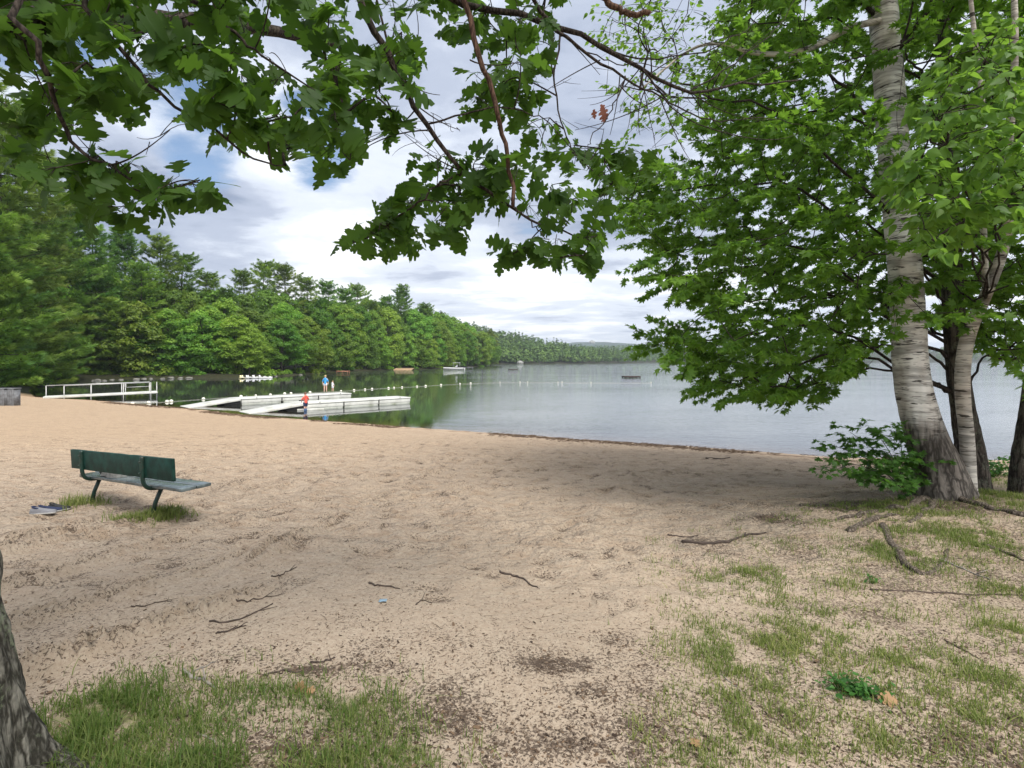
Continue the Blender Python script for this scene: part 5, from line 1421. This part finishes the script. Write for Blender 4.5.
# ------------------------------------------------------------------ grass, litter, twigs
def build_grass():
    rng = np.random.default_rng(4)
    def blades(mb, cx, cy, n, rx, ry, h, lean=.5, w=.0035, clump=7.0, thr=.38, tone=(0, 1)):
        x = cx+rng.normal(0, rx*.6, n); y = cy+rng.normal(0, ry*.6, n)
        k = fbm(x*clump, y*clump, 15, 3) > thr+rng.uniform(-.1, .1, n); x, y = x[k], y[k]; n = len(x)
        if n == 0: return
        z = zg(x, y); hh = h*rng.uniform(.45, 1.3, n)*(.6+.8*vnoise(x*clump*.6, y*clump*.6, 25))
        a = rng.uniform(0, 6.28, n); l = np.abs(rng.normal(0, lean, n)); d = np.stack([np.cos(a), np.sin(a), 0*a], 1); s = np.stack([-np.sin(a), np.cos(a), 0*a], 1)
        V = []
        for t, wt in ((0, 1), (.4, .85), (.75, .55)):
            c = np.stack([x, y, z-.004], 1)+d*(l*hh*t*t)[:, None]+UP*(hh*t*(1-.25*l*t))[:, None]
            ww = (w*wt*rng.uniform(.8, 1.2, n))[:, None]*s; V += [c-ww, c+ww]
        V.append(np.stack([x, y, z], 1)+d*(l*hh)[:, None]+UP*(hh*(1-.25*l))[:, None])
        V = np.stack(V, 1); o = (np.arange(n)*7)[:, None, None]
        q = (np.array([(0, 1, 3, 2), (2, 3, 5, 4)])[None]+o).reshape(-1, 4); t = (np.array([(4, 5, 6)])[None]+o).reshape(-1, 3)
        r = np.clip(tone[0]+(tone[1]-tone[0])*rng.random(n)*(.5+.8*vnoise(x*3, y*3, 55)), 0, 1)
        mb.add(V.reshape(-1, 3), [q, t], np.repeat(r, 7))
    mb = MB()
    for i, (cx, cy, rx, ry, a) in enumerate(GRASS):
        near = i < 10
        area = rx*ry
        n = int(min(9000, (11500 if near else 3600)*a*area*np.clip(9/(cy*cy), .15, 3))) if near else int(min(6000, 22000*a*area*np.clip(20/(cy*cy), .3, 1.6)))
        blades(mb, cx, cy, n, rx, ry, (.064 if near else .055)*(.7+.4*a), .85, .0026 if near else .0022+.0002*cy, 7, .36 if near else .46, (0, .7) if near else (.25, 1))
    rg = np.random.default_rng(6)
    # thin scattered sprouts over the right foreground
    for k in range(330):
        px, py = rg.uniform(640, 1040), rg.uniform(520, 775); g = gp(px, py)
        blades(mb, g[0], g[1], int(rg.uniform(10, 45)), .10, .10, rg.uniform(.025, .06), .7, .0026, 9, .2, (.3, 1))
    for px, py in ((80, 505), (95, 504), (70, 507), (155, 514), (168, 513), (160, 517), (130, 519), (148, 517), (176, 511)):
        g = gp(px, py); blades(mb, g[0], g[1], 200, .19, .13, .135, .9, .0036, 5, .3, (.3, 1))
    mb.obj('grass', M['grass'], kind='stuff')
    # weeds with broad leaves
    for px, py, lab, n, sz in ((862, 694, 'dark green broad-leaved weed in the right foreground', 110, .038), (842, 690, 'smaller broad-leaved weed left of the dark green one', 40, .03), (872, 583, 'tiny bright green seedling beside the curling root', 14, .035)):
        g = gp(px, py); lf = MB(); root = empty('weed', g, 0, lab, 'plant')
        P = rng.normal(0, 1, (n, 3))*np.array([.075, .05, 0])*(1 if n > 20 else .4)+UP*rng.uniform(.008, .06, (n, 1))
        st = MB(); twigs(st, P*np.array([.3, .3, 0]), P, .0015, .001, .1, 3, 4, rng)
        leaves_at(lf, BIRCH, P, rng.normal(0, 1, (n, 3))*np.array([1, 1, .3]), sz, .4, rng); lf.obj('leaves', M['weed'], root); st.obj('stems', M['weed'], root)
    # crumbs of bark and dry leaves
    n = 27000
    px = rng.uniform(-10, 1034, n); py = 500+275*rng.random(n)**.8
    D = CAMZ*.6*F/(py-HY); x = (px-512)/F*D; y = D
    den = patch_sum(LITTER, x, y)*.9+.10+.18*sstep(4.5, 2.4, y)+.22*sstep(.5, 2.5, x)
    k = rng.random(n) < den*(.25+1.1*fbm(x*3, y*3, 91, 3)); x, y = x[k], y[k]; n = len(x)
    P = np.stack([x, y, zg(x, y)+.004], 1)
    tv = np.array([(-.25, -.5, 0), (.25, -.5, .05), (.3, .5, -.05), (-.2, .45, .08), (0, 0, .18)], float); tf = [np.array([(0, 1, 4), (1, 2, 4), (2, 3, 4), (3, 0, 4)])]
    mb = MB(); instances(mb, tv, tf, P, rng.normal(0, 1, (n, 3))*np.array([1, 1, .25]), UP+rng.normal(0, .35, (n, 3)), .0095*np.exp(rng.normal(0, .45, n)), rng.random(n)**1.6)
    # slim bits of needle and twig
    m = 4200; px = rng.uniform(-10, 1034, m); py = 450+325*rng.random(m); D = CAMZ*.62*F/(py-HY); x = (px-512)/F*D; y = D
    k = lake_sd(x, y) > 1; x, y = x[k], y[k]; A = np.stack([x, y, zg(x, y)+.004], 1); a = rng.uniform(0, 6.28, len(x)); Ln = rng.uniform(.012, .055, len(x))*(.8+.08*y)
    B = A+np.stack([np.cos(a)*Ln, np.sin(a)*Ln, 0*a], 1); B[:, 2] = zg(B[:, 0], B[:, 1])+.005
    twigs(mb, A, B, .0011+.0002*y[:len(A)], .0008, .02, 3, 3, rng)
    mb.obj('leaf_litter', M['litter'], kind='stuff')
    # coarse pale grains
    n = 9000; px = rng.uniform(-10, 1034, n); py = 540+235*rng.random(n); D = CAMZ*.6*F/(py-HY); x = (px-512)/F*D
    tv = np.array([(1, 0, 0), (-1, 0, 0), (0, 1, 0), (0, -1, 0), (0, 0, .8), (0, 0, -.8)], float)*.5; tf = [np.array([(0, 2, 4), (2, 1, 4), (1, 3, 4), (3, 0, 4)])]
    mb = MB(); instances(mb, tv, tf, np.stack([x, D, zg(x, D)+.001], 1), rng.normal(0, 1, (n, 3)), UP+rng.normal(0, .3, (n, 3)), .006*np.exp(rng.normal(0, .4, n)), rng.random(n)); mb.obj('sand_grains', M['pebble'], kind='stuff')
    # line of washed-up bits along the water
    n = 9000; xx = rng.uniform(-26, 14, n); t = np.interp(xx, LAKE[3:12, 0][::-1], LAKE[3:12, 1][::-1]); yy = t-np.abs(rng.normal(1.25, .35, n))
    k = fbm(xx*.6, yy*.6, 19, 3) > .53; xx, yy = xx[k], yy[k]; A = np.stack([xx, yy, zg(xx, yy)+.006], 1); a = rng.normal(0, .6, len(xx)); Ln = rng.uniform(.03, .16, len(xx))
    B = A+np.stack([np.cos(a)*Ln, np.sin(a)*Ln, .02+0*a], 1)
    mb = MB(); twigs(mb, A, B, .007, .003, .05, 3, 3, rng); mb.obj('shoreline_debris', M['litter'], kind='stuff')
    def stick(pl, r, name, lab, mat='twig', side=True, group=None):
        k = 14; P = np.array([gp(*p) for p in pl]); P = smoothpath(P, k); P[1:-1] += rng.normal(0, .006, (k-2, 3)); P[:, 2] = zg(P[:, 0], P[:, 1])+r*.3+np.abs(rng.normal(0, .002, k))
        r = r*.88; c = P[0].copy(); mb = MB(); mb.tube(P-c, np.linspace(r, r*.45, k)*rng.uniform(.8, 1.2, k), 7)
        if side:
            for q in (5, 9):
                v = P[q]+unit(P[q+1]-P[q-1]+rng.normal(0, .05, 3))*.07+np.array([rng.normal(0, .03), rng.normal(0, .03), .008]); mb.tube(np.array([P[q]-c, (P[q]+v)/2-c, v-c]), [r*.5, r*.4, r*.25], 5)
        o = mb.obj(name, M[mat], smooth=True, label=lab, cat='stick', group=group or 'fallen twigs'); o.location = tuple(c)
    stick([(500, 572), (518, 578), (538, 588)], .013, 'fallen_stick', 'thick dark stick alone in the middle of the sand', side=False)
    stick([(369, 583), (382, 586), (400, 589)], .010, 'fallen_stick', 'short dark stick left of the thick one, above the blue scrap', side=False)
    stick([(209, 622), (235, 621), (256, 612), (273, 604)], .008, 'fallen_twig', 'long curved twig on the sand above the grass patch')
    stick([(216, 634), (232, 630), (246, 626)], .009, 'fallen_twig', 'short rough twig just below the long curved twig')
    stick([(236, 600), (255, 600), (284, 594)], .006, 'fallen_twig', 'forked thin twig above the long curved twig')
    stick([(131, 607), (150, 605), (172, 601)], .006, 'fallen_twig', 'thin straight twig near the left trunk')
    stick([(271, 577), (284, 573), (297, 567)], .007, 'fallen_twig', 'slanting twig behind the forked twig')
    stick([(183, 671), (198, 680), (206, 681), (216, 690)], .012, 'bare_branch', 'bleached grey kinked branch at the top of the grass patch', 'grey_twig')
    stick([(192, 672), (205, 667), (216, 662)], .007, 'fallen_twig', 'thin grey twig crossing the bleached branch', 'grey_twig', False)
    stick([(263, 676), (280, 672), (302, 674)], .008, 'fallen_twig', 'arched twig at the upper edge of the grass patch')
    stick([(310, 663), (325, 662), (335, 658)], .008, 'fallen_twig', 'dark twig right of the arched twig')
    stick([(200, 734), (214, 744), (226, 756)], .006, 'fallen_twig', 'grey twig lying in the bare spot of the grass patch', 'grey_twig', False)
    stick([(280, 768), (296, 757), (310, 745), (326, 738)], .006, 'fallen_twig', 'dark twig inside the grass near the bottom edge')
    stick([(416, 605), (424, 600), (432, 603)], .006, 'fallen_twig', 'little forked twig right of the blue scrap')
    stick([(718, 673), (729, 682), (741, 692)], .005, 'fallen_twig', 'pale straw-coloured twig in the sparse grass', 'grey_twig', False)
    stick([(944, 640), (965, 651), (985, 663)], .007, 'fallen_twig', 'dark straight twig at the right among sparse grass', 'twig', False)
    stick([(668, 535), (682, 537), (698, 536)], .012, 'fallen_stick', 'short dark stick left of the long buried branch', 'twig', False)
    stick([(682, 542), (706, 544), (730, 541), (748, 535), (766, 533)], .022, 'fallen_branch', 'long dark half-buried branch at the edge of the sparse grass')
    stick([(870, 590), (920, 592), (980, 595), (1030, 596)], .010, 'fallen_branch', 'thin branch lying along the ground below the roots')
    stick([(940, 560), (965, 570), (990, 580)], .012, 'fallen_branch', 'bark-stripped branch right of the curling root', 'grey_twig')
    stick([(700, 444), (712, 445), (726, 446)], .06, 'driftwood_clump', 'dark clump of driftwood at the water edge', 'twig', True)
    stick([(706, 459), (718, 459), (730, 458)], .025, 'driftwood', 'small dark piece of driftwood on the sand behind the clump', 'twig', False)
    stick([(515, 437), (522, 437), (528, 438)], .03, 'driftwood', 'little piece of driftwood at the water edge in mid-beach', 'twig', False)
    # dry leaves
    for px, py, lab in ((309, 694, 'tan dry oak leaf on the grass patch, the left one'), (316, 695, 'tan dry oak leaf touching the left one on the grass patch'), (900, 705, 'small dry leaf beside the dark green weed'), (690, 742, 'dry leaf among litter near the bottom edge')):
        g = gp(px, py); lf = MB(); leaves_at(lf, OAK, np.zeros((1, 3)), np.array([[rng.normal(), rng.normal(), .1]]), .085, .5, rng)
        o = lf.obj('dry_leaf', M['dry_leaf'], label=lab, cat='leaf', group='dry leaves'); o.location = (g[0], g[1], g[2]+.02)
    g = gp(383, 602); V = np.array([(x*.03, y*.02, .006+.012*fbm(np.array([x*1.3+4]), np.array([y*2.+3]), 7, 2)[0]) for x in np.linspace(-1, 1, 6) for y in np.linspace(-1, 1, 4)])
    i = np.arange(5)[:, None]; j = np.arange(3)[None]; q = np.stack([i*4+j, i*4+j+1, (i+1)*4+j+1, (i+1)*4+j], -1).reshape(-1, 4)
    o = MB().add(V, q).obj('plastic_scrap', M['blue_scrap'], label='crumpled pale blue plastic scrap on the sand', cat='litter'); o.location = tuple(g); 
    sm = o.modifiers.new('solid', 'SOLIDIFY'); sm.thickness = .002
build_grass()

# ------------------------------------------------------------------ air, sky, sun, camera
def build_air():
    m, nt, out = newmat('haze'); N = NT(nt)
    v = N.n('VolumePrincipled', {'Color': (.82, .90, 1, 1), 'Density': HAZE, 'Anisotropy': .2})
    N.link(v.outputs[0], out.inputs['Volume'])
    mb = MB(); mb.box((0, 1700, 75), (7600, 3900, 170)); o = mb.obj('haze', m, kind='stuff')
HAZE = .00021
build_air()

SUN_EL, SUN_AZ = math.radians(54), math.radians(142)     # azimuth from +Y towards +X: behind the camera, left
def build_sky():
    w = bpy.data.worlds.new('World'); S.world = w; w.use_nodes = True
    nt = w.node_tree; nt.nodes.clear(); N = NT(nt)
    out = nt.nodes.new('ShaderNodeOutputWorld')
    d = N.n('TexCoord').outputs['Generated']
    x, y, z = N.n('SeparateXYZ', {0: d}).outputs
    zc = N.m('MAXIMUM', z, .0)
    inv = N.m('DIVIDE', 1.0, N.m('ADD', zc, .09))
    uv = N.n('CombineXYZ', {0: N.m('MULTIPLY', x, inv), 1: N.m('MULTIPLY', y, inv), 2: 0}).outputs[0]
    sky = N.n('TexSky', sky_type='NISHITA', sun_disc=False, sun_elevation=SUN_EL, sun_rotation=SUN_AZ, air_density=1.0, dust_density=.6, ozone_density=1.5).outputs[0]
    body = N.noise(N.mapv(uv, (.62, .75, 1), (3.1, 7.7, 0)), 1.0, 7, .56, .25)
    det = N.noise(N.mapv(uv, (1.5, 1.9, 1), (8.3, 1.2, 0)), 1.0, 8, .60, .3)
    def spot(px, py, a, b):
        v = unit(np.array([(px-512)/F, 1, (HY-py)/F])); dt = N.n('VectorMath', {0: N.n('VectorMath', {0: d}, operation='NORMALIZE').outputs[0], 1: tuple(v)}, operation='DOT_PRODUCT').outputs['Value']
        return N.rng(dt, math.cos(math.radians(a)), math.cos(math.radians(b)))
    # bright breaks and grey bellies
    sh = N.m('ADD', N.m('MULTIPLY', body, .55), N.m('MULTIPLY', det, .55))
    sh = N.m('ADD', sh, N.m('MULTIPLY', spot(235, 185, 17, 2), .09))
    sh = N.m('ADD', sh, N.m('MULTIPLY', spot(520, 240, 10, 1), .10))
    sh = N.m('ADD', sh, N.m('MULTIPLY', spot(330, 225, 12, 1), .07))
    sh = N.m('SUBTRACT', sh, N.m('MULTIPLY', spot(150, 245, 13, 1), .16))
    sh = N.m('SUBTRACT', sh, N.m('MULTIPLY', spot(560, 150, 14, 2), .05))
    sh = N.m('ADD', sh, N.m('MULTIPLY', N.rng(z, .55, .85), .16))
    band = N.m('MULTIPLY', N.rng(z, .005, .04), N.rng(z, .10, .26, 1, 0))
    sh = N.m('ADD', sh, N.m('MULTIPLY', band, .12))
    ramp = N.n('ValToRGB', {0: sh})
    cr = ramp.color_ramp; cr.interpolation = 'EASE'
    cr.elements[0].position = .40; cr.elements[0].color = (.24, .29, .40, 1)
    cr.elements[1].position = .80; cr.elements[1].color = (.98, .99, 1.0, 1)
    e = cr.elements.new(.52); e.color = (.40, .45, .56, 1)
    e = cr.elements.new(.64); e.color = (.64, .69, .78, 1)
    cl = N.mix(1.0, ramp.outputs[0], (10, 10, 10), 'MULTIPLY')
    hole = N.m('ADD', body, N.m('MULTIPLY', det, .35))
    hm = N.rng(N.m('ADD', hole, N.m('MULTIPLY', N.m('ADD', spot(322, 140, 7, 0), N.m('ADD', spot(200, 120, 7, 0), spot(20, 50, 9, 0))), -.30)), .40, .52, .0, 1)
    up = N.rng(z, .18, .30)
    cov = N.m('MAXIMUM', hm, N.m('SUBTRACT', 1, up))
    c = N.mix(cov, N.mix(1, sky, (1.15, 1.15, 1.15), 'MULTIPLY'), cl)
    bg = N.n('Background', {'Color': c, 'Strength': SKY})
    N.link(bg.outputs[0], out.inputs[0])
    ld = bpy.data.lights.new('sun', 'SUN'); ld.energy = SUN; ld.angle = math.radians(30); ld.color = (1, .955, .88)
    lo = bpy.data.objects.new('sun', ld); COL.objects.link(lo)
    v = Vector((math.sin(SUN_AZ)*math.cos(SUN_EL), math.cos(SUN_AZ)*math.cos(SUN_EL), math.sin(SUN_EL)))
    lo.rotation_euler = v.to_track_quat('Z', 'Y').to_euler(); lo.location = (0, 0, 40)
SKY, SUN = .10, 3.5
build_sky()

cam = bpy.data.cameras.new('camera'); co = bpy.data.objects.new('camera', cam); COL.objects.link(co)
co.location = (0, 0, CAMZ); co.rotation_euler = (math.pi/2, 0, 0)
cam.sensor_fit = 'HORIZONTAL'; cam.sensor_width = 36; cam.lens = 36*F/1024
cam.shift_y = -(384-HY)/1024
cam.clip_start = .05; cam.clip_end = 9000
S.camera = co
S.render.resolution_x, S.render.resolution_y = 1024, 768
S.view_settings.view_transform = 'Standard'; S.view_settings.look = 'None'; S.view_settings.gamma = 1; S.view_settings.exposure = 0.5
S.view_settings.use_curve_mapping = False
try:
    S.cycles.max_bounces = 8; S.cycles.transparent_max_bounces = 8; S.cycles.volume_bounces = 0
except Exception: pass
